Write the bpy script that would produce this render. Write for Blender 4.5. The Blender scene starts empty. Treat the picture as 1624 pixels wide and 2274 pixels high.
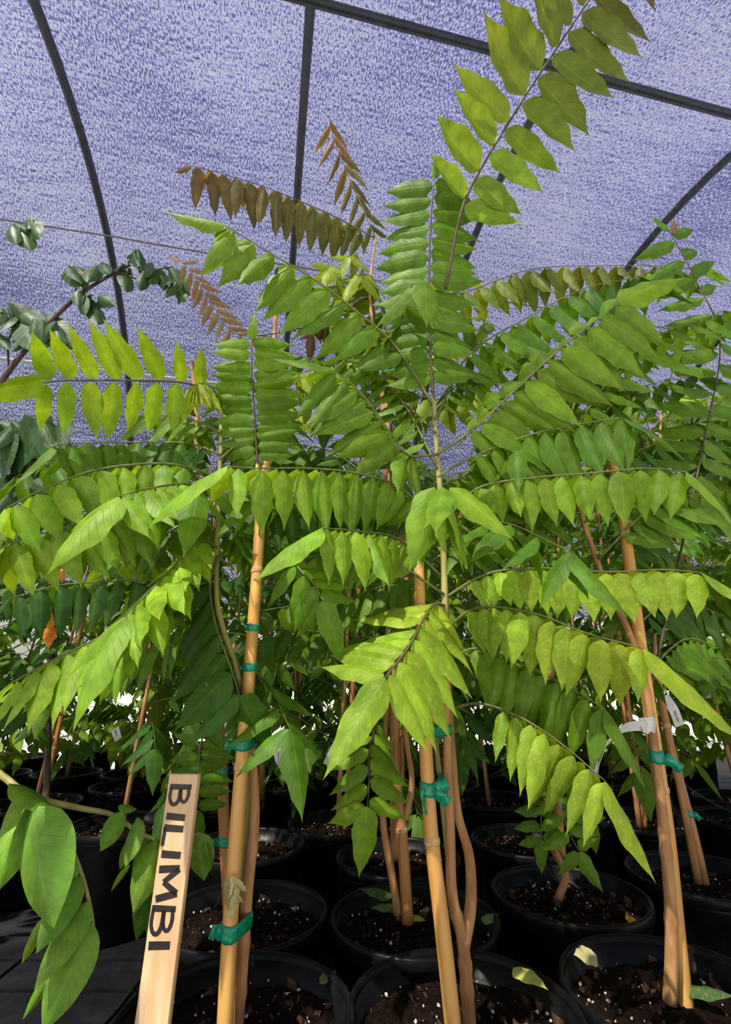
import bpy, math, random
import numpy as np
from mathutils import Vector, Matrix

random.seed(7)
rng = np.random.default_rng(7)
SC = bpy.context.scene
COL = SC.collection
R = math.radians

# ------------------------------------------------------------------ camera
F, PITCH, CAMZ = 1050.0, R(20.0), 0.61
cam_d = bpy.data.cameras.new('camera')
cam = bpy.data.objects.new('camera', cam_d)
COL.objects.link(cam)
cam.location = (0, 0, CAMZ)
cam.rotation_euler = (R(90) + PITCH, 0, 0)
cam_d.sensor_fit = 'VERTICAL'
cam_d.sensor_height = 36.0
cam_d.lens = F / 2274.0 * 36.0
cam_d.clip_start = 0.02
SC.camera = cam

# ------------------------------------------------------------------ sky, sun, exposure
SUN_DIR = Vector((-0.40, -0.48, 0.86)).normalized()      # towards the sun: behind the camera, upper left
world = bpy.data.worlds.new('sky')
SC.world = world
world.use_nodes = True
wn = world.node_tree.nodes
wl = world.node_tree.links
bg = wn['Background']
sky = wn.new('ShaderNodeTexSky')
sky.sky_type = 'NISHITA'
sky.sun_disc = False
sky.sun_elevation = math.asin(SUN_DIR.z)
sky.sun_rotation = math.atan2(SUN_DIR.x, SUN_DIR.y)
sky.air_density = 1.6
sky.dust_density = 1.5
sky.ozone_density = 1.6
hsv = wn.new('ShaderNodeHueSaturation')               # thin white haze over the blue
hsv.inputs['Saturation'].default_value = 0.36
wl.new(sky.outputs[0], hsv.inputs['Color'])
wl.new(hsv.outputs[0], bg.inputs[0])
bg.inputs[1].default_value = 0.12
sun_d = bpy.data.lights.new('sun', 'SUN')
sun_d.energy = 17.0
sun_d.angle = R(0.9)
sun_d.color = (1.0, 0.93, 0.80)
sun = bpy.data.objects.new('sun', sun_d)
COL.objects.link(sun)
sun.rotation_euler = SUN_DIR.to_track_quat('Z', 'Y').to_euler()
vs = SC.view_settings
vs.view_transform = 'Standard'
vs.look = 'None'
vs.gamma = 1.0
vs.exposure = 0.0
vs.use_curve_mapping = False
SC.cycles.max_bounces = 8
SC.cycles.transparent_max_bounces = 12
SC.cycles.sample_clamp_indirect = 6.0

# ------------------------------------------------------------------ helpers
def ray(px, py):
    x = (px - 812) / F
    y = (1137 - py) / F
    return Vector((x, math.cos(PITCH) - y * math.sin(PITCH), math.sin(PITCH) + y * math.cos(PITCH)))

CAM = Vector((0, 0, CAMZ))

def at(px, py, Y):
    """point of the place seen at a pixel of the photograph, Y metres in front of the camera"""
    d = ray(px, py)
    return CAM + d * (Y / d.y)

def on_z(px, py, z):
    d = ray(px, py)
    return CAM + d * ((z - CAMZ) / d.z)

def tag(o, label=None, cat=None, group=None, kind=None):
    if label: o['label'] = label
    if cat: o['category'] = cat
    if group: o['group'] = group
    if kind: o['kind'] = kind
    return o

def empty(name, loc=(0, 0, 0)):
    o = bpy.data.objects.new(name, None)
    o.empty_display_size = 0.05
    COL.objects.link(o)
    o.location = loc
    return o

def wloc(o):
    v = Vector(o.location)
    while o.parent:
        o = o.parent
        v = v + Vector(o.location)
    return v

def link(name, mesh, parent=None, world_loc=None, color=None):
    """all parents carry translations only, so a child's local place is a plain difference"""
    o = bpy.data.objects.new(name, mesh)
    COL.objects.link(o)
    if parent is not None:
        o.parent = parent
    if world_loc is not None:
        o.location = Vector(world_loc) - (wloc(parent) if parent is not None else Vector())
    if color is not None:
        o.color = (*color[:3], 1)
    return o

def mesh(name, verts, faces, mat=None, uvs=None, smooth=True):
    me = bpy.data.meshes.new(name)
    me.from_pydata([tuple(v) for v in verts], [], faces)
    if mat is not None:
        me.materials.append(mat)
    if uvs is not None:
        ul = me.uv_layers.new(name='UVMap')
        idx = np.empty(len(me.loops), dtype=np.int32)
        me.loops.foreach_get('vertex_index', idx)
        ul.data.foreach_set('uv', np.asarray(uvs, dtype=np.float32)[idx].ravel())
    if smooth and len(me.polygons):
        me.polygons.foreach_set('use_smooth', [True] * len(me.polygons))
    me.update()
    return me

def catmull(pts, per=6):
    P = [Vector(p) for p in pts]
    if len(P) == 2:
        return [P[0].lerp(P[1], i / per) for i in range(per + 1)]
    Q = [P[0] * 2 - P[1]] + P + [P[-1] * 2 - P[-2]]
    out = []
    for i in range(1, len(Q) - 2):
        a, b, c, d = Q[i - 1], Q[i], Q[i + 1], Q[i + 2]
        for k in range(per):
            t = k / per
            out.append(0.5 * ((2 * b) + (c - a) * t + (2 * a - 5 * b + 4 * c - d) * t * t + (3 * b - a - 3 * c + d) * t ** 3))
    out.append(P[-1])
    return out

def arclen(path):
    s = [0.0]
    for a, b in zip(path, path[1:]):
        s.append(s[-1] + (b - a).length)
    return s

def sample(path, s, q):
    for i in range(1, len(s)):
        if q <= s[i] or i == len(s) - 1:
            k = 0 if s[i] == s[i - 1] else (q - s[i - 1]) / (s[i] - s[i - 1])
            return path[i - 1].lerp(path[i], k), (path[i] - path[i - 1]).normalized()

def tube(path, radii, sides=8, cap=True):
    """verts, faces and uvs of a tube; radii: one number per point"""
    n = len(path)
    V, UV, Fc = [], [], []
    prev = None
    s = arclen(path)
    for i, p in enumerate(path):
        t = (path[min(i + 1, n - 1)] - path[max(i - 1, 0)]).normalized()
        if prev is None:
            a = Vector((0, 0, 1)) if abs(t.z) < 0.9 else Vector((1, 0, 0))
            u = t.cross(a).normalized()
        else:
            u = (prev - t * prev.dot(t)).normalized()
        prev = u
        v = t.cross(u)
        r = radii[i] if hasattr(radii, '__len__') else radii
        for k in range(sides):
            a = 2 * math.pi * k / sides
            V.append(p + (u * math.cos(a) + v * math.sin(a)) * r)
            UV.append((k / sides, s[i]))
    for i in range(n - 1):
        for k in range(sides):
            a, b = i * sides + k, i * sides + (k + 1) % sides
            Fc.append((a, b, b + sides, a + sides))
    if cap:
        Fc.append(tuple(reversed(range(sides))))
        Fc.append(tuple(range((n - 1) * sides, n * sides)))
    return V, Fc, UV

def tube_obj(name, path, radii, mat, parent=None, sides=8, origin=None):
    V, Fc, UV = tube(path, radii, sides)
    o0 = Vector(origin) if origin is not None else Vector(path[0])
    me = mesh(name, [v - o0 for v in V], Fc, mat, UV)
    return link(name, me, parent, o0)

# ------------------------------------------------------------------ materials
def new_mat(name):
    m = bpy.data.materials.new(name)
    m.use_nodes = True
    nt = m.node_tree
    for n in list(nt.nodes):
        nt.nodes.remove(n)
    out = nt.nodes.new('ShaderNodeOutputMaterial')
    return m, nt, out

def N(nt, kind, **kw):
    n = nt.nodes.new(kind)
    for k, v in kw.items():
        if k.startswith('i_'):
            key = k[2:]
            n.inputs[int(key) if key.isdigit() else key.replace('_', ' ')].default_value = v
        else:
            setattr(n, k, v)
    return n

def ramp(nt, stops):
    r = nt.nodes.new('ShaderNodeValToRGB')
    e = r.color_ramp.elements
    while len(e) > 1:
        e.remove(e[-1])
    e[0].position = stops[0][0]
    c = stops[0][1]
    e[0].color = (*c, 1) if len(c) == 3 else c
    for p, c in stops[1:]:
        k = e.new(p)
        k.color = (*c, 1) if len(c) == 3 else c
    return r

def g(v):
    return (v, v, v)

def noisy(name, c1, c2, scale=20, rough=0.6, bump=0.0, stretch=(1, 1, 1), coord='Object', metallic=0.0, detail=4, spec=0.5, bump_scale=None):
    m, nt, out = new_mat(name)
    L = nt.links
    tc = N(nt, 'ShaderNodeTexCoord')
    mp = N(nt, 'ShaderNodeMapping')
    mp.inputs['Scale'].default_value = stretch
    L.new(tc.outputs[coord], mp.inputs[0])
    no = N(nt, 'ShaderNodeTexNoise', i_Scale=scale, i_Detail=detail)
    L.new(mp.outputs[0], no.inputs['Vector'])
    rp = ramp(nt, [(0.32, c1), (0.68, c2)])
    L.new(no.outputs[0], rp.inputs[0])
    b = N(nt, 'ShaderNodeBsdfPrincipled')
    b.inputs['Roughness'].default_value = rough
    b.inputs['Metallic'].default_value = metallic
    b.inputs['Specular IOR Level'].default_value = spec
    L.new(rp.outputs[0], b.inputs['Base Color'])
    if bump:
        no2 = N(nt, 'ShaderNodeTexNoise', i_Scale=bump_scale or scale * 2, i_Detail=5)
        L.new(mp.outputs[0], no2.inputs['Vector'])
        bp = N(nt, 'ShaderNodeBump', i_Strength=bump, i_Distance=0.01)
        L.new(no2.outputs[0], bp.inputs['Height'])
        L.new(bp.outputs[0], b.inputs['Normal'])
    L.new(b.outputs[0], out.inputs[0])
    return m

def leaf_material(name, mottle=0.0, gloss=0.5, trans=0.36, vein=0.55):
    """leaf blade: colour of the single leaf comes from the object, veins and mottling from its own UVs"""
    m, nt, out = new_mat(name)
    L = nt.links
    oi = N(nt, 'ShaderNodeObjectInfo')
    uv = N(nt, 'ShaderNodeUVMap')
    sep = N(nt, 'ShaderNodeSeparateXYZ')
    L.new(uv.outputs[0], sep.inputs[0])
    sub = N(nt, 'ShaderNodeMath', operation='SUBTRACT', i_1=0.5)
    L.new(sep.outputs[0], sub.inputs[0])
    ab = N(nt, 'ShaderNodeMath', operation='ABSOLUTE')
    L.new(sub.outputs[0], ab.inputs[0])
    rib = N(nt, 'ShaderNodeMapRange', i_1=0.012, i_2=0.045, i_3=1.0, i_4=0.0)
    L.new(ab.outputs[0], rib.inputs[0])
    # side veins: v - 0.5*|u| repeated
    k1 = N(nt, 'ShaderNodeMath', operation='MULTIPLY', i_1=0.42)
    L.new(ab.outputs[0], k1.inputs[0])
    k2 = N(nt, 'ShaderNodeMath', operation='SUBTRACT')
    L.new(sep.outputs[1], k2.inputs[0])
    L.new(k1.outputs[0], k2.inputs[1])
    k3 = N(nt, 'ShaderNodeMath', operation='MULTIPLY', i_1=62.0)
    L.new(k2.outputs[0], k3.inputs[0])
    k4 = N(nt, 'ShaderNodeMath', operation='SINE')
    L.new(k3.outputs[0], k4.inputs[0])
    veins = N(nt, 'ShaderNodeMapRange', i_1=0.72, i_2=1.0, i_3=0.0, i_4=1.0)
    L.new(k4.outputs[0], veins.inputs[0])
    # lighter midrib, slightly darker blade along the veins
    c1 = N(nt, 'ShaderNodeMix', data_type='RGBA', blend_type='MULTIPLY')
    vf = N(nt, 'ShaderNodeMath', operation='MULTIPLY', i_1=vein * 0.5)
    L.new(veins.outputs[0], vf.inputs[0])
    L.new(vf.outputs[0], c1.inputs['Factor'])
    L.new(oi.outputs['Color'], c1.inputs['A'])
    c1.inputs['B'].default_value = (0.6, 0.72, 0.6, 1)
    c2 = N(nt, 'ShaderNodeMix', data_type='RGBA', blend_type='MIX')
    rf = N(nt, 'ShaderNodeMath', operation='MULTIPLY', i_1=0.5)
    L.new(rib.outputs[0], rf.inputs[0])
    L.new(rf.outputs[0], c2.inputs['Factor'])
    L.new(c1.outputs['Result'], c2.inputs['A'])
    lg = N(nt, 'ShaderNodeMix', data_type='RGBA', blend_type='ADD', i_0=1.0)
    L.new(oi.outputs['Color'], lg.inputs['A'])
    lg.inputs['B'].default_value = (0.08, 0.09, 0.02, 1)
    L.new(lg.outputs['Result'], c2.inputs['B'])
    # blotches
    tc = N(nt, 'ShaderNodeTexCoord')
    addv = N(nt, 'ShaderNodeVectorMath', operation='ADD')
    rnd = N(nt, 'ShaderNodeMath', operation='MULTIPLY', i_1=37.0)
    L.new(oi.outputs['Random'], rnd.inputs[0])
    L.new(tc.outputs['Object'], addv.inputs[0])
    L.new(rnd.outputs[0], addv.inputs[1])
    no = N(nt, 'ShaderNodeTexNoise', i_Scale=6.0, i_Detail=5.0)
    L.new(addv.outputs[0], no.inputs['Vector'])
    mr = N(nt, 'ShaderNodeMapRange', i_1=0.35, i_2=0.7, i_3=0.82, i_4=1.2)
    L.new(no.outputs[0], mr.inputs[0])
    c3 = N(nt, 'ShaderNodeMix', data_type='RGBA', blend_type='MULTIPLY', i_0=1.0)
    L.new(c2.outputs['Result'], c3.inputs['A'])
    L.new(mr.outputs[0], c3.inputs['B'])
    last = c3
    if mottle:
        mr2 = N(nt, 'ShaderNodeMapRange', i_1=0.54, i_2=0.74, i_3=0.0, i_4=mottle)
        no2 = N(nt, 'ShaderNodeTexNoise', i_Scale=17.0, i_Detail=7.0)
        L.new(addv.outputs[0], no2.inputs['Vector'])
        L.new(no2.outputs[0], mr2.inputs[0])
        c4 = N(nt, 'ShaderNodeMix', data_type='RGBA', blend_type='MIX')
        L.new(mr2.outputs[0], c4.inputs['Factor'])
        L.new(last.outputs['Result'], c4.inputs['A'])
        c4.inputs['B'].default_value = (0.62, 0.60, 0.10, 1)
        last = c4
    b = N(nt, 'ShaderNodeBsdfPrincipled')
    b.inputs['Roughness'].default_value = gloss
    b.inputs['Specular IOR Level'].default_value = 0.28
    L.new(last.outputs['Result'], b.inputs['Base Color'])
    bp = N(nt, 'ShaderNodeBump', i_Strength=0.2, i_Distance=0.003)
    hs = N(nt, 'ShaderNodeMath', operation='ADD')
    L.new(veins.outputs[0], hs.inputs[0])
    L.new(rib.outputs[0], hs.inputs[1])
    iv = N(nt, 'ShaderNodeMath', operation='MULTIPLY', i_1=-1.0)
    L.new(hs.outputs[0], iv.inputs[0])
    L.new(iv.outputs[0], bp.inputs['Height'])
    L.new(bp.outputs[0], b.inputs['Normal'])
    tr = N(nt, 'ShaderNodeBsdfTranslucent')
    tcx = N(nt, 'ShaderNodeMix', data_type='RGBA', blend_type='MULTIPLY', i_0=1.0)
    L.new(last.outputs['Result'], tcx.inputs['A'])
    tcx.inputs['B'].default_value = (1.75, 1.45, 0.55, 1)
    L.new(tcx.outputs['Result'], tr.inputs[0])
    mx = N(nt, 'ShaderNodeMixShader', i_0=trans)
    L.new(b.outputs[0], mx.inputs[1])
    L.new(tr.outputs[0], mx.inputs[2])
    L.new(mx.outputs[0], out.inputs[0])
    return m

M = {}
M['leaf'] = leaf_material('leaf_blade')
M['leaf_mottled'] = leaf_material('leaf_blade_mottled', mottle=0.5, gloss=0.5)
M['leaf_thick'] = leaf_material('leaf_blade_thick', mottle=0.10, gloss=0.46, trans=0.25, vein=0.25)
M['rachis'] = noisy('leaf_stalk', (0.075, 0.095, 0.02), (0.15, 0.165, 0.04), 60, 0.5)
M['rachis_dark'] = noisy('leaf_stalk_dark', (0.05, 0.035, 0.015), (0.10, 0.075, 0.03), 60, 0.5)
M['stem'] = noisy('green_stem', (0.24, 0.22, 0.06), (0.40, 0.34, 0.10), 50, 0.6, 0.2, (1, 1, .15))
M['bark'] = noisy('smooth_bark', (0.31, 0.13, 0.045), (0.52, 0.28, 0.11), 70, 0.65, 0.35, (1, 1, .22), bump_scale=160)
M['bark_dark'] = noisy('dark_bark', (0.035, 0.022, 0.016), (0.10, 0.065, 0.045), 60, 0.8, 0.5, (1, 1, .3))
M['bamboo'] = noisy('bamboo_cane', (0.50, 0.23, 0.045), (0.76, 0.43, 0.13), 22, 0.42, 0.08, (1, 1, .06), detail=8)
M['bamboo_dark'] = noisy('weathered_bamboo', (0.32, 0.125, 0.035), (0.52, 0.24, 0.075), 22, 0.5, 0.1, (1, 1, .06), detail=8)
M['node'] = noisy('bamboo_node', (0.40, 0.21, 0.07), (0.70, 0.45, 0.2), 80, 0.6, 0.3)
M['plastic'] = noisy('black_pot_plastic', (0.004, 0.004, 0.005), (0.009, 0.009, 0.010), 40, 0.34, 0.05, spec=0.15)
M['soil'] = noisy('potting_soil', (0.004, 0.0025, 0.002), (0.026, 0.012, 0.008), 120, 0.95, 0.9, detail=8, spec=0.1, bump_scale=300)
M['perlite'] = noisy('perlite', (0.55, 0.53, 0.48), (0.8, 0.78, 0.74), 90, 0.9)
M['chips'] = noisy('bark_chip', (0.03, 0.014, 0.008), (0.13, 0.06, 0.032), 60, 0.9, 0.3)
M['tape'] = noisy('green_tie_tape', (0.002, 0.20, 0.115), (0.006, 0.33, 0.20), 60, 0.28, 0.25)
M['lath'] = noisy('pine_lath', (0.60, 0.37, 0.20), (0.76, 0.52, 0.31), 14, 0.6, 0.12, (6, 6, .5), detail=8)
M['ink'] = noisy('marker_ink', (0.008, 0.005, 0.006), (0.016, 0.010, 0.012), 60, 0.45)
M['tagmat'] = noisy('white_tag_plastic', (0.72, 0.71, 0.73), (0.80, 0.79, 0.80), 30, 0.45)
M['steel'] = noisy('galvanised_pipe', (0.020, 0.024, 0.030), (0.038, 0.043, 0.052), 30, 0.45, 0.05, metallic=0.3)
M['grey_pipe'] = noisy('pale_pipe', (0.34, 0.33, 0.33), (0.46, 0.45, 0.44), 30, 0.5)
M['rope'] = noisy('grey_rope', (0.10, 0.09, 0.11), (0.2, 0.19, 0.21), 90, 0.8)
M['drip'] = noisy('drip_tube', (0.012, 0.012, 0.013), (0.025, 0.025, 0.027), 30, 0.4)
M['bench'] = noisy('black_bench_panel', (0.010, 0.010, 0.012), (0.020, 0.020, 0.024), 25, 0.45, 0.08)
M['dry'] = noisy('dry_leaf', (0.26, 0.20, 0.09), (0.42, 0.36, 0.19), 40, 0.75, 0.4)
M['flagging'] = noisy('orange_yellow_leaf', (0.8, 0.22, 0.02), (0.9, 0.55, 0.05), 18, 0.5)

def mat_ground():
    m, nt, out = new_mat('nursery_ground')
    L = nt.links
    tc = N(nt, 'ShaderNodeTexCoord')
    no = N(nt, 'ShaderNodeTexNoise', i_Scale=3.0, i_Detail=8.0)
    L.new(tc.outputs['Object'], no.inputs['Vector'])
    rp = ramp(nt, [(0.3, (0.50, 0.49, 0.47)), (0.7, (0.74, 0.73, 0.71))])
    L.new(no.outputs[0], rp.inputs[0])
    b = N(nt, 'ShaderNodeBsdfPrincipled', i_Roughness=0.9)
    L.new(rp.outputs[0], b.inputs['Base Color'])
    L.new(b.outputs[0], out.inputs[0])
    return m
M['gravel'] = mat_ground()
M['weedmat'] = noisy('black_weed_mat', (0.008, 0.008, 0.009), (0.02, 0.02, 0.022), 180, 0.75, 0.3)

def mat_cloth():
    """knitted shade cloth: bluish threads that glow through, fine holes that let sky and sun pass"""
    m, nt, out = new_mat('shade_cloth')
    L = nt.links
    uv = N(nt, 'ShaderNodeUVMap')                      # u: metres along the house, v: metres over the hoop
    mp = N(nt, 'ShaderNodeMapping')
    mp.inputs['Scale'].default_value = (135, 52, 1)
    L.new(uv.outputs[0], mp.inputs[0])
    n1 = N(nt, 'ShaderNodeTexNoise', i_Scale=1.0, i_Detail=1.5)
    n1.inputs['Roughness'].default_value = 0.6
    L.new(mp.outputs[0], n1.inputs['Vector'])
    mp2 = N(nt, 'ShaderNodeMapping')
    mp2.inputs['Scale'].default_value = (7, 120, 1)
    L.new(uv.outputs[0], mp2.inputs[0])
    n2 = N(nt, 'ShaderNodeTexNoise', i_Scale=1.0, i_Detail=2.0)
    L.new(mp2.outputs[0], n2.inputs['Vector'])
    n3 = N(nt, 'ShaderNodeTexNoise', i_Scale=0.9, i_Detail=2.0)
    L.new(uv.outputs[0], n3.inputs['Vector'])
    mp4 = N(nt, 'ShaderNodeMapping')
    mp4.inputs['Scale'].default_value = (0.8, 14, 1)
    L.new(uv.outputs[0], mp4.inputs[0])
    n4 = N(nt, 'ShaderNodeTexNoise', i_Scale=1.0, i_Detail=3.0)
    L.new(mp4.outputs[0], n4.inputs['Vector'])
    s1 = N(nt, 'ShaderNodeMath', operation='MULTIPLY_ADD', i_1=0.30)
    L.new(n2.outputs[0], s1.inputs[0]); L.new(n1.outputs[0], s1.inputs[2])
    s2 = N(nt, 'ShaderNodeMath', operation='MULTIPLY_ADD', i_1=0.26)
    L.new(n3.outputs[0], s2.inputs[0]); L.new(s1.outputs[0], s2.inputs[2])
    s3 = N(nt, 'ShaderNodeMath', operation='MULTIPLY_ADD', i_1=0.14)
    L.new(n4.outputs[0], s3.inputs[0]); L.new(s2.outputs[0], s3.inputs[2])
    hole = N(nt, 'ShaderNodeMapRange', i_1=0.85, i_2=0.99, i_3=0.06, i_4=1.0)
    L.new(s3.outputs[0], hole.inputs[0])
    rp = ramp(nt, [(0.70, (0.025, 0.029, 0.08)), (0.86, (0.085, 0.09, 0.21)), (1.0, (0.50, 0.50, 0.66))])
    L.new(s3.outputs[0], rp.inputs[0])
    tr = N(nt, 'ShaderNodeBsdfTranslucent')
    di = N(nt, 'ShaderNodeBsdfDiffuse')
    L.new(rp.outputs[0], tr.inputs[0]); L.new(rp.outputs[0], di.inputs[0])
    m1 = N(nt, 'ShaderNodeMixShader', i_0=0.35)
    L.new(tr.outputs[0], m1.inputs[1]); L.new(di.outputs[0], m1.inputs[2])
    tp = N(nt, 'ShaderNodeBsdfTransparent')
    m2 = N(nt, 'ShaderNodeMixShader')
    L.new(hole.outputs[0], m2.inputs[0])
    L.new(m1.outputs[0], m2.inputs[1]); L.new(tp.outputs[0], m2.inputs[2])
    L.new(m2.outputs[0], out.inputs[0])
    return m
M['cloth'] = mat_cloth()

# ------------------------------------------------------------------ the setting: ground, hoop house
S = 1.22                                            # hoop spacing
AZ = R(-11.5)
WV = Vector((math.sin(AZ), math.cos(AZ), 0))        # across the house
UVEC = Vector((math.cos(AZ), -math.sin(AZ), 0))     # along the house
T0, ZC, RAD = 1.56 * S, 0.51 * S + CAMZ, 1.89 * S

def house(s, t, z):
    return Vector((0, 0, 0)) + UVEC * s + WV * t + Vector((0, 0, z))

def hoop_hit(px, py, rad=RAD):
    d = ray(px, py)
    dt, dz = d.dot(WV), d.z
    ot, oz = -T0, CAMZ - ZC
    a = dt * dt + dz * dz; b = ot * dt + oz * dz; c = ot * ot + oz * oz - rad * rad
    k = (-b + math.sqrt(b * b - a * c)) / a
    return k * d.dot(UVEC), k * dt, CAMZ + k * dz

def plane_obj(name, x0, x1, y0, y1, z, mat, kind='structure'):
    me = mesh(name, [(x0, y0, 0), (x1, y0, 0), (x1, y1, 0), (x0, y1, 0)], [(0, 1, 2, 3)], mat, smooth=False)
    o = link(name, me, None, (0, 0, z))
    return tag(o, kind=kind)

plane_obj('ground', -60, 60, -40, 90, -0.012, M['gravel'])
# weed mat under the whole house, in the house's own direction
wm = [house(s, t, 0) for s, t in ((-7 * S, T0 - RAD - .3), (8 * S, T0 - RAD - .3), (8 * S, T0 + RAD + .2), (-7 * S, T0 + RAD + .2))]
tag(link('floor', mesh('floor', wm, [(0, 1, 2, 3)], M['weedmat'], smooth=False), None, (0, 0, -0.004)), kind='structure')

SMIN, SMAX = -6.5 * S, 7.5 * S
def build_cloth():
    nu, nv = 29 * 3, 60
    V, UVs, Fc = [], [], []
    for j in range(nv + 1):
        th = math.pi * j / nv
        for i in range(nu + 1):
            s = SMIN + (SMAX - SMIN) * i / nu
            ph = (s / S) % 1.0
            sag = 0.045 * math.sin(math.pi * ph) * math.sin(th) + 0.006 * math.sin(9.1 * s + 4 * th)
            r = RAD + 0.034 - sag
            V.append(house(s, T0 + r * math.cos(th), ZC + r * math.sin(th)))
            UVs.append((s, RAD * th))
    for j in range(nv):
        for i in range(nu):
            a = j * (nu + 1) + i
            Fc.append((a, a + 1, a + nu + 2, a + nu + 1))
    o = link('ceiling', mesh('ceiling', V, Fc, M['cloth'], UVs), None, (0, 0, 0))
    tag(o, 'translucent blue-violet shade cloth stretched over the hoops', None, kind='structure')
build_cloth()

def arc_path(s, r, n=40):
    p = [house(s, T0 + r, 0.0), house(s, T0 + r, ZC * .5)]
    p += [house(s, T0 + r * math.cos(math.pi * j / n), ZC + r * math.sin(math.pi * j / n)) for j in range(n + 1)]
    return p + [house(s, T0 - r, ZC * .5), house(s, T0 - r, 0.0)]

HOOPS = {-3: 'third steel hoop to the far left', -2: 'steel hoop beyond the left edge of the picture', -1: 'dark steel hoop curving down behind the brown branch at left',
         0: 'dark steel hoop rising straight up behind the bronze leaves', 1: 'dark steel hoop behind the tall upper frond', 2: 'dark steel hoop slanting in the upper right corner',
         3: 'steel hoop beyond the right edge of the picture'}
for k, lab in HOOPS.items():
    o = tube_obj('hoop_pipe', arc_path(k * S, RAD - 0.004), 0.0235, M['steel'], sides=12)
    tag(o, lab, 'pipe', 'steel hoops of the shade house')

def along(name, hits, rad, mat, label, cat, inner=0.04, sag=0.0):
    tavg = sum(h[1] for h in hits) / len(hits)
    z = ZC + math.sqrt(max(0.01, (RAD - inner) ** 2 - (tavg - T0) ** 2))
    P = []
    for i in range(57):
        s = SMIN + .3 + (SMAX - SMIN - .6) * i / 56
        P.append(house(s, tavg, z - sag * math.sin(math.pi * ((s / S) % 1.0))))
    o = tube_obj(name, P, rad, mat, sides=8)
    return tag(o, label, cat)
along('ridge_pipe', [hoop_hit(760, 0), hoop_hit(1624, 245)], 0.022, M['steel'], 'thick dark steel purlin crossing the hoops under the roof', 'pipe', inner=0.052)
along('side_rail', [hoop_hit(0, 790), hoop_hit(560, 840)], 0.013, M['grey_pipe'], 'thin pale rail running low along the shade cloth at left', 'pipe', inner=0.042)
along('support_rope', [hoop_hit(0, 480), hoop_hit(730, 590)], 0.0065, M['rope'], 'thin grey rope stretched along the cloth above the rail', 'rope', inner=0.032, sag=0.012)

# ------------------------------------------------------------------ leaflets
def leaflet_mesh(name, mat, wid=0.19, wavy=0.05, cup=0.30, bend=0.10, tip=1.0, twist=0.0, nv=14, nu=5, seed=0, shape='lance'):
    r = random.Random(seed)
    if shape == 'lance':
        prof = [(0, .10), (.03, .45), (.09, .76), (.18, .95), (.30, 1.0), (.45, .97), (.60, .82), (.72, .62), (.80, .40), (.88, .18), (.94, .07), (1, 0.0)]
    else:
        prof = [(0, .06), (.05, .42), (.13, .74), (.25, .95), (.38, 1.0), (.52, .96), (.66, .82), (.78, .60), (.88, .35), (.95, .13), (1, 0.0)]
    def w(t):
        for (a, x), (b, y) in zip(prof, prof[1:]):
            if t <= b:
                return x + (y - x) * (t - a) / (b - a)
        return 0
    V, UVs, Fc = [], [], []
    ph1, ph2 = r.random() * 6, r.random() * 6
    for i in range(nv):
        t = (i / (nv - 1)) ** 1.08
        for j in range(nu):
            u = -1 + 2 * j / (nu - 1)
            sgn = 1 if u > 0 else -1
            ph = ph1 if u > 0 else ph2
            ww = wid * w(t) * (1 + wavy * 1.0 * math.sin(17 * t + ph) * (abs(u) > .9) * min(1, 4 * (1 - t)))
            x = u * ww
            z = -cup * abs(u) ** 1.25 * ww + wavy * .55 * wid * math.sin(20 * t + ph) * abs(u) ** 2 * min(1, 3 * (1 - t))
            y = t
            ang = bend * t * 2
            z2 = z * math.cos(ang) - (math.sin(ang) * t * .5)
            x2 = x + twist * t * t * .1
            V.append((x2, y * (1 - .12 * (bend * t) ** 2), z2 + twist * u * ww * t))
            UVs.append((.5 + u * .5, t))
    for i in range(nv - 1):
        for j in range(nu - 1):
            a = i * nu + j
            Fc.append((a, a + 1, a + nu + 1, a + nu))
    return mesh(name, V, Fc, mat, UVs)

LEAF = [leaflet_mesh('leaflet_blade', M['leaf'],   .150 + .015 * (k % 3), .075 + .03 * (k % 2), .28 + .14 * (k % 4), .05 + .11 * (k % 3), twist=(-.35, 0, .35)[k % 3], seed=k) for k in range(9)]
LEAFM = [leaflet_mesh('mottled_leaflet_blade', M['leaf_mottled'], .158, .085, .34 + .1 * (k % 2), .08 + .08 * (k % 3), twist=(-.3, 0, .3)[k % 3], seed=k + 20) for k in range(6)]
LEAFT = [leaflet_mesh('thick_leaflet_blade', M['leaf_thick'], .215 + .015 * (k % 2), .012, .42 + .12 * (k % 3), .10 + .1 * (k % 3), seed=k + 40, shape='ovate', twist=(-.2, 0, .25)[k % 3]) for k in range(6)]
LEAFL = [leaflet_mesh('small_leaflet_blade', M['leaf'], .19, .05, .3, .08 + .14 * k, nv=7, nu=3, seed=k + 60) for k in range(3)]
LEAFS = {'std': LEAF, 'mot': LEAFM, 'thick': LEAFT, 'low': LEAFL}

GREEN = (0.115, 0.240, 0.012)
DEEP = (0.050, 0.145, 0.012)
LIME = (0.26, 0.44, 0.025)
YGREEN = (0.20, 0.335, 0.018)
OLIVE = (0.105, 0.125, 0.018)
BRONZE = (0.165, 0.090, 0.052)
TAN = (0.30, 0.185, 0.075)
BLUEG = (0.040, 0.105, 0.030)
YELLOW = (0.60, 0.50, 0.04)

def jit(c, a=0.16):
    k = 1 + random.uniform(-a, a)
    h = random.uniform(-.07, .07)
    return (max(0, c[0] * k * (1 + h)), max(0, c[1] * k), max(0, c[2] * k * (1 - h)))

def mixc(a, b, t):
    return tuple(x + (y - x) * t for x, y in zip(a, b))

CR = cam.rotation_euler.to_matrix()
CX, CY, CZ = CR @ Vector((1, 0, 0)), CR @ Vector((0, 1, 0)), CR @ Vector((0, 0, 1))   # picture right, picture up, towards the viewer (as world directions)
UP = Vector((0, 0, 1))
NLEAF = [0]

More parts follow.
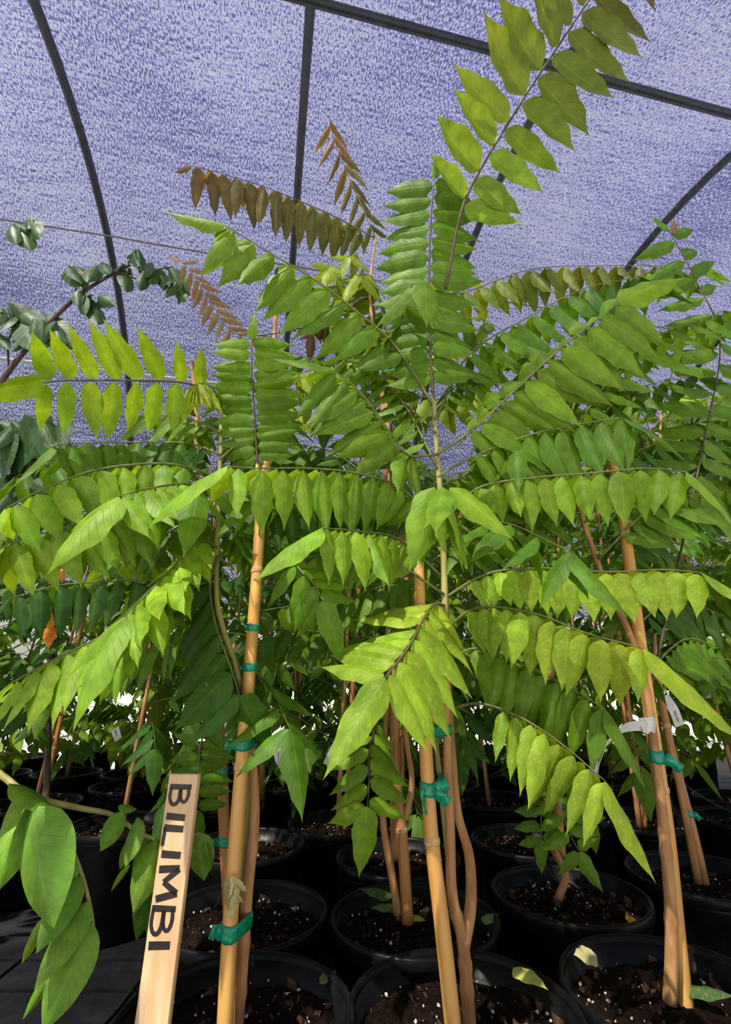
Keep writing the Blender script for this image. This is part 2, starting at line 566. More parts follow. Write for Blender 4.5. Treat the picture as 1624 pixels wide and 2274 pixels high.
def frond_core(path, n, L, hint, droop, sweep, f0, prof, alt=0.0, bothdroop=None, termL=1.25, jitter=0.12):
    """yields (position, matrix3, length, fraction, is_terminal) of each leaflet along a rachis path"""
    s = arclen(path)
    tot = s[-1]
    for i in range(n):
        u = i / max(1, n - 1)
        q = tot * (f0 + (1 - f0) * (u * .97))
        for side in (-1, 1):
            p, T = sample(path, s, min(tot, max(0, q + side * alt * tot / n)))
            Nn = hint - T * hint.dot(T)
            if Nn.length < 1e-3:
                Nn = UP.orthogonal()
            Nn.normalize()
            B = T.cross(Nn).normalized()
            sw = sweep[0 if side < 0 else 1] + random.gauss(0, jitter * .5)
            dr = droop[0 if side < 0 else 1] + random.gauss(0, jitter)
            D = (B * side * math.cos(sw) + T * math.sin(sw)).normalized()
            D2 = (D * math.cos(dr) - Nn * math.sin(dr)).normalized()
            N2 = (Nn * math.cos(dr) + D * math.sin(dr)).normalized()
            rl = random.gauss(0, jitter * .9)
            X = D2.cross(N2).normalized()
            N3 = (N2 * math.cos(rl) + X * math.sin(rl)).normalized()
            X = D2.cross(N3).normalized()
            ln = L * prof(u) * random.uniform(.93, 1.06)
            yield p + D2 * .0025, X, D2, N3, ln, u, False
    if termL:
        p, T = sample(path, s, tot)
        Nn = hint - T * hint.dot(T)
        Nn.normalize()
        dr = sum(droop) * .3
        D2 = (T * math.cos(dr) - Nn * math.sin(dr)).normalized()
        N2 = (Nn * math.cos(dr) + T * math.sin(dr)).normalized()
        yield p, D2.cross(N2).normalized(), D2, N2, L * termL, 1.0, True

def default_prof(u):
    return .62 + .42 * math.sin(math.pi * (.12 + .68 * u))

def frond(plant, pts, n=9, L=.10, hint=None, droop=(R(35), R(35)), sweep=(R(18), R(18)), f0=.25, c0=GREEN, c1=None, kind='std', wid=1.0,
          rad=.0022, rmat='rachis', prof=default_prof, alt=.12, termL=1.15, px=True, jitter=.12, name='frond', skip=None):
    W = [at(*p) for p in pts] if px else [Vector(p) for p in pts]
    path = catmull(W, 6)
    hint = hint if hint is not None else UP
    hint = hint.normalized()
    nn = len(path)
    fo = tube_obj(name, path, [rad * (1.1 - .75 * i / (nn - 1)) for i in range(nn)], M[rmat], plant, sides=5)
    base = Vector(path[0])
    variants = LEAFS[kind]
    for (p, X, D, Z, ln, u, term) in frond_core(path, n, L, hint, droop, sweep, f0, prof, alt, termL=termL, jitter=jitter):
        if skip and random.random() < skip:
            continue
        o = bpy.data.objects.new('leaflet', random.choice(variants))
        COL.objects.link(o)
        o.parent = fo
        m3 = Matrix((X * ln * wid, D * ln, Z * ln)).transposed().to_4x4()
        m3.translation = p - base
        o.matrix_local = m3
        c = mixc(c0, c1, u) if c1 is not None else c0
        o.color = (*jit(c), 1)
        NLEAF[0] += 1
    return fo

def leaf_part(parent, p0, p1, normal, wid, c, kind='thick', name='leaf'):
    """one large leaf between two points of the place"""
    p0, p1 = Vector(p0), Vector(p1)
    ln = (p1 - p0).length
    D = (p1 - p0).normalized()
    Z = (normal - D * normal.dot(D)).normalized()
    X = D.cross(Z).normalized()
    o = bpy.data.objects.new(name, random.choice(LEAFS[kind]))
    COL.objects.link(o)
    o.parent = parent
    m3 = Matrix((X * ln * wid, D * ln, Z * ln)).transposed().to_4x4()
    m3.translation = p0 - wloc(parent)
    o.matrix_local = m3
    o.color = (*jit(c, .1), 1)
    return o

# ------------------------------------------------------------------ pots
def lathe(prof, seg=48):
    V, Fc = [], []
    for (r, z) in prof:
        for k in range(seg):
            a = 2 * math.pi * k / seg
            V.append((r * math.cos(a), r * math.sin(a), z))
    for i in range(len(prof) - 1):
        for k in range(seg):
            a, b = i * seg + k, i * seg + (k + 1) % seg
            Fc.append((a, b, b + seg, a + seg))
    return V, Fc

PR, PH, SOILZ = 0.1375, 0.254, 0.226
wall_prof = [(0.0, 0.002), (.104, .002), (.108, .008), (.112, .05), (.114, .052), (.1235, .16), (.126, .162), (.1305, .228), (.1325, .230), (.1315, .234), (.1315, .246),
             (.127, .246), (.124, .226), (.1225, .225), (.1195, .205), (.1, .2), (0.0, .198)]
V, Fc = lathe(wall_prof)
POT_WALL = mesh('pot_wall', V, Fc, M['plastic'])
rim_prof = [(.1290, .243), (.1300, .2505), (.1325, PH), (.1358, PH), (PR, .2515), (PR, .243), (.1362, .2365), (.1330, .2355), (.1312, .238), (.1290, .243)]
V, Fc = lathe(rim_prof)
POT_RIM = mesh('pot_rim', V, Fc, M['plastic'])

def soil_mesh(seed):
    r = np.random.default_rng(seed)
    V, Fc = [(0, 0, .006)], []
    rings, seg = 9, 36
    for i in range(1, rings + 1):
        for k in range(seg):
            a = 2 * math.pi * (k + .5 * (i % 2)) / seg
            rr = .1265 * i / rings
            V.append((rr * math.cos(a), rr * math.sin(a), float(r.normal(0, .0032)) + .007 * (1 - i / rings) - .004 * (i == rings)))
    for k in range(seg):
        Fc.append((0, 1 + k, 1 + (k + 1) % seg))
    for i in range(rings - 1):
        for k in range(seg):
            a, b = 1 + i * seg + k, 1 + i * seg + (k + 1) % seg
            Fc.append((a, a + seg, b + seg, b))
    return mesh('soil_surface', V, Fc, M['soil'])
SOILS = [soil_mesh(s) for s in range(4)]

def bits_mesh(name, seed, count, size, mat, flat=.5):
    r = random.Random(seed)
    V, Fc = [], []
    for _ in range(count):
        a, d = r.random() * 6.28, .122 * math.sqrt(r.random())
        s = size * (.35 + r.random() ** 2.2)
        c = Vector((d * math.cos(a), d * math.sin(a), .0075 * (1 - d / .125) + s * .35 + .001))
        e = Vector((r.gauss(0, 1), r.gauss(0, 1), r.gauss(0, .5))).normalized()
        q = e.rotation_difference(Vector((0, 0, 1)))
        b = len(V)
        asp = r.uniform(.5, 2.2) if flat < .5 else 1.1
        for p in ((1, 0, 0), (0, 1, 0), (-1, 0, 0), (0, -1, 0), (0, 0, 1), (0, 0, -1)):
            v = Vector((p[0] * asp, p[1], p[2] * (flat + .3))) * s * r.uniform(.6, 1.15)
            V.append(c + q @ v)
        Fc += [(b + i, b + (i + 1) % 4, b + 4) for i in range(4)] + [(b + (i + 1) % 4, b + i, b + 5) for i in range(4)]
    return mesh(name, V, Fc, mat, smooth=False)
PERL = [bits_mesh('perlite_bits', s, 70, .0024, M['perlite'], .7) for s in range(3)]
CHIP = [bits_mesh('bark_bits', s + 9, 90, .0055, M['chips'], .12) for s in range(3)]

POTS = []
def pot(x, y, label, group=None, tilt=0):
    e = empty('nursery_pot', (x, y, 0))
    link('pot_wall', POT_WALL, e, (x, y, 0))
    link('pot_rim', POT_RIM, e, (x, y, 0))
    so = link('soil', random.choice(SOILS), e, (x, y, SOILZ))
    rz = random.random() * 6
    so.rotation_euler.z = 0
    pe = link('perlite', random.choice(PERL), so, (x, y, SOILZ)); tag(pe, kind='stuff'); pe.rotation_euler.z = rz
    ch = link('bark_chips', random.choice(CHIP), so, (x, y, SOILZ)); tag(ch, kind='stuff'); ch.rotation_euler.z = rz * 2
    tag(e, label, 'pot', group)
    POTS.append((x, y))
    return e

def pot_px(px, py):
    p = on_z(px, py, PH)
    return p.x, p.y

PA = pot_px(1029, 2238)
PB = pot_px(1500, 2192)
PC = pot_px(524, 2250)
PD = pot_px(919, 2030)
PE = pot_px(545, 2022)
PF = pot_px(1262, 1978)
PG = pot_px(1556, 1938)
PI = pot_px(884, 1898)
PJ = pot_px(548, 1872)
PK = pot_px(1172, 1862)
for (x, y), lab in ((PA, 'black nursery pot in the middle at the bottom edge, holding the forked trunk'),
                    (PB, 'black nursery pot at the bottom right with thick ribbed rim and pale fallen leaf'),
                    (PC, 'black nursery pot at the bottom left beside the wooden sign'),
                    (PD, 'black nursery pot directly behind the middle front pot'),
                    (PE, 'black nursery pot in the second row behind the left bamboo stake'),
                    (PF, 'black nursery pot with the crooked trunk, behind the right front pot'),
                    (PG, 'black nursery pot at right with leaning double stake behind the tagged stake'),
                    (PI, 'black nursery pot in the third row, behind the middle pots'),
                    (PJ, 'black nursery pot in the third row behind the left stake'),
                    (PK, 'black nursery pot in the third row between the crooked trunk and the middle trunks')):
    pot(x, y, lab)

# ------------------------------------------------------------------ stakes, ties, tags
def bamboo_stake(W, r, label, mat='bamboo', nodes=(.25, .55, .85), group=None, name='bamboo_stake', sides=12):
    W = [Vector(p) for p in W]
    path = catmull(W, 10)
    s = arclen(path)
    tot = s[-1]
    rad = []
    e = empty(name, W[0])
    rr = [r * (1.03 - .12 * i / (len(path) - 1)) for i in range(len(path))]
    REG[e.name] = (path, rr)
    V, Fc, UVs = tube(path, rr, sides)
    link('cane', mesh('cane', [v - W[0] for v in V], Fc, M[mat], UVs), e, W[0])
    for q in nodes:
        p, T = sample(path, s, q * tot)
        pp = [p + T * d for d in (-.006, -.003, -.0008, 0, .0008, .003, .006)]
        V, Fc, UVs = tube(pp, [r * .93, r * 1.06, r * 1.12, r * 1.02, r * 1.14, r * 1.06, r * .93], sides)
        link('cane_node', mesh('cane_node', [v - p for v in V], Fc, M['node'], UVs), e, p)
    tag(e, label, 'stake', group)
    return e

REG = {}
def at_height(o, z):
    """centre and radius of a stake or stem where it passes height z"""
    path, r = REG[o.name]
    best = min(range(len(path)), key=lambda i: abs(path[i].z - z))
    for a, b in zip(range(len(path)), range(1, len(path))):
        if (path[a].z - z) * (path[b].z - z) <= 0 and path[a].z != path[b].z:
            k = (z - path[a].z) / (path[b].z - path[a].z)
            return path[a].lerp(path[b], k), r[a] + (r[b] - r[a]) * k
    return path[best].copy(), r[best]

def tie_tape(c, stems, label, height=.014, flap=None, flap_w=1.0, group=None):
    """flat stretch tape pulled tight round the stems it holds, with loose ends"""
    z0 = Vector(c).z
    circ = [at_height(o, z0) for o in stems]
    c = sum((p for p, r in circ), Vector()) / len(circ)
    c.z = z0
    axis = UP
    e = empty('tie_tape', c)
    xa, ya = Vector((1, 0, 0)), Vector((0, 1, 0))
    def hull(a, extra=0.0):
        d = Vector((math.cos(a), math.sin(a), 0))
        p, r = max(circ, key=lambda q: (q[0] - c).dot(d) + q[1])
        v = p - c; v.z = 0
        return v + d * (r + extra)
    V, Fc = [], []
    seg = 40
    h = height / 2
    prof = [(-h, .0010), (-h * .5, .0016), (0, .0012), (h * .45, .0017), (h, .0010), (h, .0003), (-h, .0003)]
    for (z, k) in prof:
        for j in range(seg):
            a = 2 * math.pi * j / seg
            V.append(hull(a, k + .0004 * math.sin(7 * a + z * 500)) + axis * (z + .0010 * math.sin(2 * a + 1)))
    m = len(prof)
    for i in range(m):
        for j in range(seg):
            a, b = i * seg + j, i * seg + (j + 1) % seg
            i2 = (i + 1) % m
            Fc.append((a, b, i2 * seg + (j + 1) % seg, i2 * seg + j))
    link('band', mesh('band', V, Fc, M['tape']), e, c)
    for (dx, dy, ln, dep) in (flap or []):
        p0 = hull(math.atan2(-1.0, dx * 1.4), .001)
        d = (xa * dx + axis * dy + CZ * dep).normalized()
        w = (axis - d * axis.dot(d)).normalized() * h * .92 * flap_w
        nrm = d.cross(w).normalized()
        V, Fc = [], []
        for i in range(7):
            t = i / 6
            cc = p0 + d * ln * t + nrm * .003 * math.sin(t * 5)
            k = 1 - .12 * t + .06 * math.sin(9 * t)
            for sg in (1, -1):
                for off in (.0004, -.0004):
                    V.append(cc + w * sg * k + nrm * off)
        for i in range(6):
            b = i * 4
            Fc += [(b, b + 2, b + 6, b + 4), (b + 1, b + 5, b + 7, b + 3), (b, b + 4, b + 5, b + 1), (b + 2, b + 3, b + 7, b + 6)]
        Fc += [(0, 1, 3, 2), (24, 26, 27, 25)]
        link('loose_end', mesh('loose_end', V, Fc, M['tape']), e, c)
    tag(e, label, 'tie tape', group)
    return e

def text_part(parent, body, size, origin, X, Y, mat, extrude=.0001):
    cu = bpy.data.curves.new('lettering', 'FONT')
    cu.body = body
    cu.size = size
    cu.extrude = extrude
    cu.align_x = 'LEFT'
    cu.materials.append(mat)
    tmp = bpy.data.objects.new('lettering_curve', cu)
    COL.objects.link(tmp)
    me = bpy.data.meshes.new_from_object(tmp.evaluated_get(bpy.context.evaluated_depsgraph_get()))
    bpy.data.objects.remove(tmp)
    bpy.data.curves.remove(cu)
    o = bpy.data.objects.new('lettering', me)
    COL.objects.link(o)
    o.parent = parent
    X = Vector(X).normalized(); Y = Vector(Y); Y = (Y - X * Y.dot(X)).normalized(); Z = X.cross(Y)
    m = Matrix((X, Y, Z)).transposed().to_4x4()
    m.translation = Vector(origin) - wloc(parent)
    o.matrix_local = m
    return o

def strip_tag(pts, width_dir, w, label, text=None, loop=None, group=None, text_at=.55, text_size=.006):
    """a white plastic strip label along pts (places), width along width_dir"""
    path = catmull(pts, 5)
    e = empty('plant_tag', path[0])
    V, Fc = [], []
    n = len(path)
    wd = Vector(width_dir)
    for i, p in enumerate(path):
        T = (path[min(i + 1, n - 1)] - path[max(0, i - 1)]).normalized()
        wv = (wd - T * wd.dot(T)).normalized()
        nn = T.cross(wv).normalized()
        for sg in (1, -1):
            for off in (.0004, -.0004):
                V.append(p - path[0] + wv * sg * w / 2 + nn * off)
    for i in range(n - 1):
        b = i * 4
        Fc += [(b, b + 2, b + 6, b + 4), (b + 1, b + 5, b + 7, b + 3), (b, b + 4, b + 5, b + 1), (b + 2, b + 3, b + 7, b + 6)]
    Fc += [(0, 1, 3, 2), (4 * n - 4, 4 * n - 2, 4 * n - 1, 4 * n - 3)]
    link('strip', mesh('strip', V, Fc, M['tagmat'], smooth=False), e, path[0])
    if text:
        s = arclen(path)
        p, T = sample(path, s, s[-1] * text_at)
        wv = (wd - T * wd.dot(T)).normalized()
        nn = T.cross(wv).normalized()
        X, Yv = T, wv
        if nn.dot(CAM - p) < 0:
            nn = -nn
        if X.dot(CX) < 0:
            pass
        Yv = nn.cross(X)
        text_part(e, text, text_size, p + nn * .0009 - Yv * text_size * .33, X, Yv, M['ink'])
    if loop is not None:
        link('slot', loop, e, path[0])
    tag(e, label, 'plant tag', group)
    return e

# ------------------------------------------------------------------ middle plant
def trunk_part(plant, pts, r0, r1, mat='bark', knots=0, name='trunk', px=True, seed=1, sides=10):
    W = [at(*p) for p in pts] if px else [Vector(p) for p in pts]
    path = catmull(W, 7)
    n = len(path)
    rr = random.Random(seed)
    rad = [r0 + (r1 - r0) * i / (n - 1) for i in range(n)]
    for _ in range(knots):
        k = rr.randrange(2, n - 2)
        rad[k] *= 1.16
    o = tube_obj(name, path, rad, M[mat], plant, sides=sides)
    REG[o.name] = (path, rad)
    return o

YA = PA[1]
baseA = Vector((PA[0] + .012, YA, SOILZ))
pA = empty('bilimbi_sapling', baseA)
tag(pA, 'forked bilimbi sapling with bright lime fronds in the middle of the front row', 'sapling', 'bilimbi saplings in the front row')
trA = trunk_part(pA, [(1047, 2330, YA), (1036, 2180, YA), (1027, 2085, YA), (1004, 1985, YA - .012), (1000, 1850, YA - .008), (993, 1620, YA), (989, 1400, YA)], .0080, .0056, knots=5)
trunk_part(pA, [(989, 1405, YA), (986, 1240, YA + .01), (978, 1100, YA + .02), (969, 980, YA + .03), (963, 880, YA + .03)], .0056, .0040, mat='stem', name='upper_stem')
trA2 = trunk_part(pA, [(1030, 2100, YA), (1046, 2005, YA + .01), (1042, 1900, YA + .03), (1016, 1800, YA + .035), (1003, 1650, YA + .035), (996, 1500, YA + .035), (990, 1300, YA + .03)], .0078, .0042, name='side_stem')
trA3 = trunk_part(pA, [(1003, 1960, YA + .02), (985, 1800, YA + .03), (968, 1640, YA + .035), (955, 1450, YA + .04), (935, 1330, YA + .05)], .0045, .003, name='side_stem', mat='stem')

FACE = CZ * 1.0 + UP * .25
# upright frond facing the camera
frond(pA, [(965, 900, YA + .03), (957, 800, YA + .02), (953, 640, YA), (957, 500, YA - .03), (966, 395, YA - .06)], 15, .106, FACE, (R(10), R(10)), (R(2), R(2)), .12, prof=lambda u: .82 + .2 * math.sin(math.pi * u * .8),
      c0=GREEN, c1=mixc(GREEN, DEEP, .2), rmat='rachis_dark', termL=.45, rad=.003, jitter=.09, wid=1.2)
# big upper right frond, seen from below
frond(pA, [(990, 640, YA - .02), (1025, 470, YA - .06), (1065, 380, YA - .09), (1125, 280, YA - .12), (1185, 185, YA - .15), (1255, 80, YA - .18), (1330, -30, YA - .2), (1400, -120, YA - .22)], 12, .142, -CZ * 1.0 + UP * .5, (R(6), R(12)), (R(-10), R(0)), .22,
      c0=YGREEN, c1=mixc(OLIVE, BRONZE, .3), rmat='rachis_dark', rad=.0034, wid=1.22, jitter=.1)
# upper left arching frond
frond(pA, [(962, 900, YA + .03), (880, 770, YA + .03), (790, 690, YA + .01), (690, 615, YA - .02), (600, 562, YA - .05), (500, 500, YA - .09)], 11, .118, CZ + UP * .35, (R(8), R(66)), (R(14), R(24)), .24,
      c0=GREEN, c1=mixc(GREEN, YGREEN, .4), rad=.003, termL=1.0)
# right arching frond, big leaflets to the right
frond(pA, [(970, 1010, YA + .02), (1050, 955, YA + .01), (1130, 880, YA - .02), (1250, 770, YA - .07), (1375, 672, YA - .12)], 13, .122, CZ + UP * .4, (R(52), R(10)), (R(18), R(10)), .18,
      c0=mixc(GREEN, YGREEN, .5), c1=mixc(GREEN, YGREEN, .35), rad=.003, termL=1.1)
frond(pA, [(966, 940, YA + .04), (1040, 790, YA + .08), (1180, 700, YA + .08), (1300, 640, YA + .06), (1420, 615, YA + .03)], 12, .11, UP + CZ * .5, (R(50), R(45)), (R(14), R(14)), .2, c0=GREEN, c1=DEEP)
# centre-left hanging frond
frond(pA, [(968, 1010, YA + .02), (905, 1010, YA - .02), (860, 950, YA - .06), (800, 870, YA - .09), (738, 820, YA - .11)], 10, .105, UP + CZ * .9 - CX * .2, (R(36), R(32)), (R(14), R(24)), .24, c0=mixc(GREEN, YGREEN, .4), c1=GREEN, termL=.95)
# tuft in front of the trunk
frond(pA, [(984, 1215, YA + .005), (990, 1150, YA - .05), (992, 1100, YA - .11), (985, 1082, YA - .15)], 5, .112, UP * 1.0 + CZ * .4, (R(66), R(62)), (R(20), R(20)), .55, c0=LIME, c1=mixc(LIME, GREEN, .25), kind='std', termL=1.0)
leaf_part(pA.children[-1], at(965, 1082, YA - .15), at(928, 1255, YA - .17), CZ, 1.15, mixc(LIME, GREEN, .2), 'std', 'leaflet')
leaf_part(pA.children[-1], at(1000, 1082, YA - .14), at(1150, 1185, YA - .16), CZ + UP * .6, 1.0, LIME, 'std', 'leaflet')
leaf_part(pA.children[-1], at(995, 1090, YA - .15), at(985, 1225, YA - .16), CZ + CX * .7, 1.0, LIME, 'std', 'leaflet')
leaf_part(pA.children[-1], at(960, 1090, YA - .14), at(895, 1195, YA - .13), CZ - CX * .7, .8, LIME, 'std', 'leaflet')
# bright front frond
frond(pA, [(988, 1345, YA + .005), (965, 1342, YA - .05), (942, 1372, YA - .09), (905, 1440, YA - .13), (855, 1505, YA - .16)], 9, .104, CZ * 1.0 + UP * .9, (R(20), R(18)), (R(24), R(4)), .22,
      c0=mixc(LIME, YELLOW, .18), c1=LIME, kind='mot', rmat='rachis', rad=.0026, termL=1.15, jitter=.08)
# right side tiers
frond(pA, [(982, 1165, YA + .01), (1060, 1085, YA + .0), (1180, 1062, YA - .04), (1320, 1050, YA - .08), (1440, 1040, YA - .12), (1525, 1048, YA - .15)], 13, .080, UP + CZ * .55, (R(48), R(55)), (R(12), R(14)), .16, c0=mixc(LIME, GREEN, .5), c1=mixc(LIME, GREEN, .55), termL=1.3, wid=1.15)
frond(pA, [(985, 1330, YA + .01), (1080, 1275, YA - .03), (1200, 1262, YA - .06), (1350, 1270, YA - .10), (1470, 1265, YA - .13), (1560, 1272, YA - .15)], 15, .062, UP + CZ * .5, (R(40), R(58)), (R(8), R(10)), .16, c0=LIME, c1=mixc(LIME, YELLOW, .12), termL=1.6, kind='mot', wid=1.5)
frond(pA, [(987, 1400, YA + .01), (1060, 1350, YA - .03), (1180, 1360, YA - .09), (1300, 1405, YA - .10), (1430, 1440, YA - .13)], 12, .076, UP + CZ * .55, (R(38), R(56)), (R(12), R(16)), .18, c0=mixc(LIME, GREEN, .3), c1=mixc(LIME, YELLOW, .2), termL=1.8, kind='mot', wid=1.25)
frond(pA, [(988, 1470, YA + .02), (1060, 1440, YA + .0), (1160, 1475, YA - .03), (1270, 1530, YA - .06), (1345, 1575, YA - .08)], 10, .085, UP + CZ * .5, (R(40), R(55)), (R(16), R(18)), .2, c0=mixc(GREEN, LIME, .3), c1=GREEN)
frond(pA, [(990, 1580, YA + .01), (1060, 1562, YA - .03), (1150, 1590, YA - .08), (1245, 1650, YA - .10), (1345, 1735, YA - .12)], 8, .078, UP + CZ * .6 + CX * .2, (R(46), R(50)), (R(26), R(22)), .42, c0=mixc(LIME, GREEN, .3), c1=mixc(LIME, YELLOW, .15), kind='mot', termL=1.35, wid=.9)
frond(pA, [(972, 1060, YA + .02), (1060, 1010, YA + .02), (1190, 962, YA - .0), (1330, 935, YA - .04), (1385, 928, YA - .06)], 9, .112, UP + CZ * .55, (R(44), R(52)), (R(16), R(16)), .25, c0=GREEN, c1=mixc(GREEN, BLUEG, .3), termL=1.05)
# left side tiers
frond(pA, [(983, 1190, YA + .01), (900, 1090, YA - .01), (800, 1052, YA - .06), (690, 1040, YA - .11), (580, 1040, YA - .15), (505, 1035, YA - .17)], 11, .088, UP + CZ * .6, (R(60), R(38)), (R(10), R(16)), .18, c0=mixc(GREEN, LIME, .35), c1=mixc(GREEN, LIME, .6), termL=1.4, wid=1.05)
frond(pA, [(986, 1285, YA + .01), (890, 1200, YA - .03), (800, 1180, YA - .09), (715, 1172, YA - .14)], 8, .088, UP + CZ * .45, (R(46), R(32)), (R(20), R(22)), .25, c0=mixc(GREEN, LIME, .5), c1=mixc(GREEN, LIME, .7), termL=1.25)
frond(pA, [(986, 1320, YA + .0), (860, 1240, YA - .04), (740, 1232, YA - .09), (660, 1248, YA - .11), (700, 1300, YA - .13), (716, 1335, YA - .135)], 9, .072, CZ + UP * .6, (R(34), R(34)), (R(20), R(20)), .42, c0=GREEN, c1=GREEN, termL=1.15)
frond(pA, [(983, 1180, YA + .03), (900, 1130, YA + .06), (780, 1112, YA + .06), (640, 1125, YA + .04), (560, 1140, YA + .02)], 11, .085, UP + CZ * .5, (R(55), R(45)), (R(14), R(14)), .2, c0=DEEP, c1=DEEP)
for k, (a, b, c, y) in enumerate([((966, 930), (1010, 860), (1120, 800), .16), ((972, 1040), (900, 900), (820, 800), .14), ((985, 1260), (1080, 1180), (1230, 1150), .12), ((985, 1230), (880, 1290), (760, 1330), .13),
                                  ((975, 1080), (1080, 1040), (1180, 1020), .18), ((987, 1420), (1050, 1420), (1130, 1430), .10), ((968, 960), (880, 880), (760, 790), .2), ((984, 1180), (1060, 1130), (1160, 1100), .2)]):
    frond(pA, [(*a, YA + .02), (*b, YA + y * .6), (*c, YA + y)], 8, .085, UP + CZ * .3, (R(45), R(40)), (R(16), R(16)), .2, c0=mixc(GREEN, YGREEN, .4), c1=GREEN)

stA = bamboo_stake([at(1012, 2330, YA - .035), at(985, 2080, YA - .035), at(958, 1850, YA - .03), at(945, 1640, YA - .025), at(935, 1400, YA - .0), at(930, 1240, YA + .03)], .0092, 'stout golden bamboo stake tied to the forked trunk in the middle', nodes=(.335, .7))
tie_tape(at(964, 1622, YA - .012), [stA, trA, trA3], 'green tape band wrapped flat round the middle stake and stems', .0135)
tie_tape(at(960, 1748, YA - .02), [stA, trA3], 'crumpled green tape knot on the middle stake below the bright frond', .016, [(1, -.9, .022, .3), (1, .5, .018, .2), (-.3, -1.0, .026, .6), (2.6, -.4, .014, .1)])

# ------------------------------------------------------------------ left plant
YC = PC[1]
baseC = Vector((PC[0] - .002, YC, SOILZ))
pC = empty('bilimbi_sapling', baseC)
tag(pC, 'slim bilimbi sapling tied to the sunlit stake beside the wooden sign', 'sapling', 'bilimbi saplings in the front row')
trC = trunk_part(pC, [(520, 2340, YC), (535, 2180, YC), (550, 1980, YC), (566, 1820, YC), (562, 1680, YC + .005), (553, 1580, YC)], .0080, .0052, mat='bark', knots=3)
trunk_part(pC, [(553, 1585, YC), (520, 1470, YC - .01), (488, 1370, YC - .01), (480, 1290, YC), (486, 1130, YC + .02), (490, 1000, YC + .04), (492, 880, YC + .06)], .0050, .0032, mat='stem', name='upper_stem')
trC2 = trunk_part(pC, [(545, 2060, YC + .012), (541, 1900, YC + .014), (556, 1700, YC + .02), (560, 1500, YC + .025), (566, 1250, YC + .03), (572, 1030, YC + .04)], .0052, .0032, name='side_stem', mat='stem')
frond(pC, [(573, 1050, YC + .04), (566, 930, YC + .03), (560, 840, YC + .0), (559, 755, YC - .03)], 12, .088, FACE, (R(8), R(8)), (R(4), R(4)), .12, c0=GREEN, c1=mixc(GREEN, YGREEN, .3), rmat='rachis_dark', termL=.6, jitter=.08)
frond(pC, [(492, 890, YC + .06), (420, 852, YC + .03), (280, 845, YC - .02), (160, 845, YC - .06), (95, 850, YC - .09)], 8, .100, -CZ * .8 + UP * .55, (R(4), R(-6)), (R(20), R(6)), .16, c0=YGREEN, c1=mixc(YGREEN, LIME, .3), rmat='rachis_dark', termL=1.1, wid=.98)
frond(pC, [(490, 1010, YC + .03), (420, 985, YC + .05), (300, 982, YC + .04), (170, 985, YC + .0), (120, 990, YC - .03)], 11, .088, UP + CZ * .2, (R(60), R(35)), (R(10), R(16)), .15, c0=DEEP, c1=GREEN, termL=1.3)
frond(pC, [(488, 1060, YC + .02), (380, 1030, YC - .02), (230, 1040, YC - .06), (110, 1080, YC - .09), (10, 1130, YC - .11)], 9, .082, UP + CZ * .5, (R(52), R(35)), (R(16), R(20)), .2, c0=mixc(LIME, GREEN, .5), c1=mixc(LIME, GREEN, .4), wid=1.25)
frond(pC, [(487, 1105, YC + .01), (420, 1075, YC - .04), (330, 1085, YC - .1), (262, 1103, YC - .14)], 8, .092, UP + CZ * .35, (R(30), R(22)), (R(26), R(26)), .2, c0=mixc(LIME, GREEN, .5), c1=mixc(GREEN, LIME, .5), termL=1.35, wid=1.1)
frond(pC, [(486, 1150, YC + .01), (380, 1115, YC + .0), (270, 1130, YC - .03), (130, 1175, YC - .07), (10, 1210, YC - .1)], 10, .094, UP + CZ * .1, (R(64), R(30)), (R(8), R(18)), .22, c0=mixc(GREEN, YGREEN, .5), c1=YGREEN)
frond(pC, [(482, 1215, YC + .0), (440, 1205, YC - .04), (360, 1285, YC - .10), (275, 1370, YC - .15)], 10, .092, UP + CZ * .22 - CX * .25, (R(14), R(12)), (R(52), R(52)), .2, wid=.85, c0=LIME, c1=mixc(LIME, GREEN, .35), termL=1.35)
frond(pC, [(482, 1290, YC + .0), (400, 1310, YC - .03), (250, 1400, YC - .08), (110, 1470, YC - .12), (20, 1520, YC - .14)], 12, .092, UP + CZ * .15 - CX * .15, (R(24), R(12)), (R(46), R(50)), .25, wid=.85, c0=mixc(LIME, GREEN, .3), c1=LIME, termL=1.3)
frond(pC, [(484, 1235, YC + .0), (466, 1300, YC - .02), (480, 1390, YC - .04), (512, 1480, YC - .05), (532, 1545, YC - .055)], 8, .104, CZ + UP * .35, (R(100), R(16)), (R(18), R(20)), .1, c0=DEEP, c1=DEEP, wid=1.2, termL=1.0)
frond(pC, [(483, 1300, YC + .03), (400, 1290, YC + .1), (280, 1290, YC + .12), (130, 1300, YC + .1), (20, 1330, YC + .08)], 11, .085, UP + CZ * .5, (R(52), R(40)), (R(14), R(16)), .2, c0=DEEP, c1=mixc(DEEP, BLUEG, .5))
for k, (a, b, c, y) in enumerate([((487, 1100), (380, 1180), (250, 1230), .14), ((489, 1020), (560, 960), (640, 930), .12), ((486, 1180), (560, 1190), (650, 1230), .10), ((490, 960), (420, 930), (330, 920), .12), ((480, 1330), (380, 1400), (270, 1460), .12)]):
    frond(pC, [(*a, YC + .02), (*b, YC + y * .6), (*c, YC + y)], 8, .085, UP + CZ * .3, (R(45), R(40)), (R(16), R(16)), .2, c0=GREEN, c1=mixc(GREEN, YGREEN, .4))
tf = frond(pC, [(492, 900, YC + .05), (470, 860, YC + .02), (440, 850, YC - .0)], 1, .05, UP, termL=0, f0=.9, c0=YGREEN)
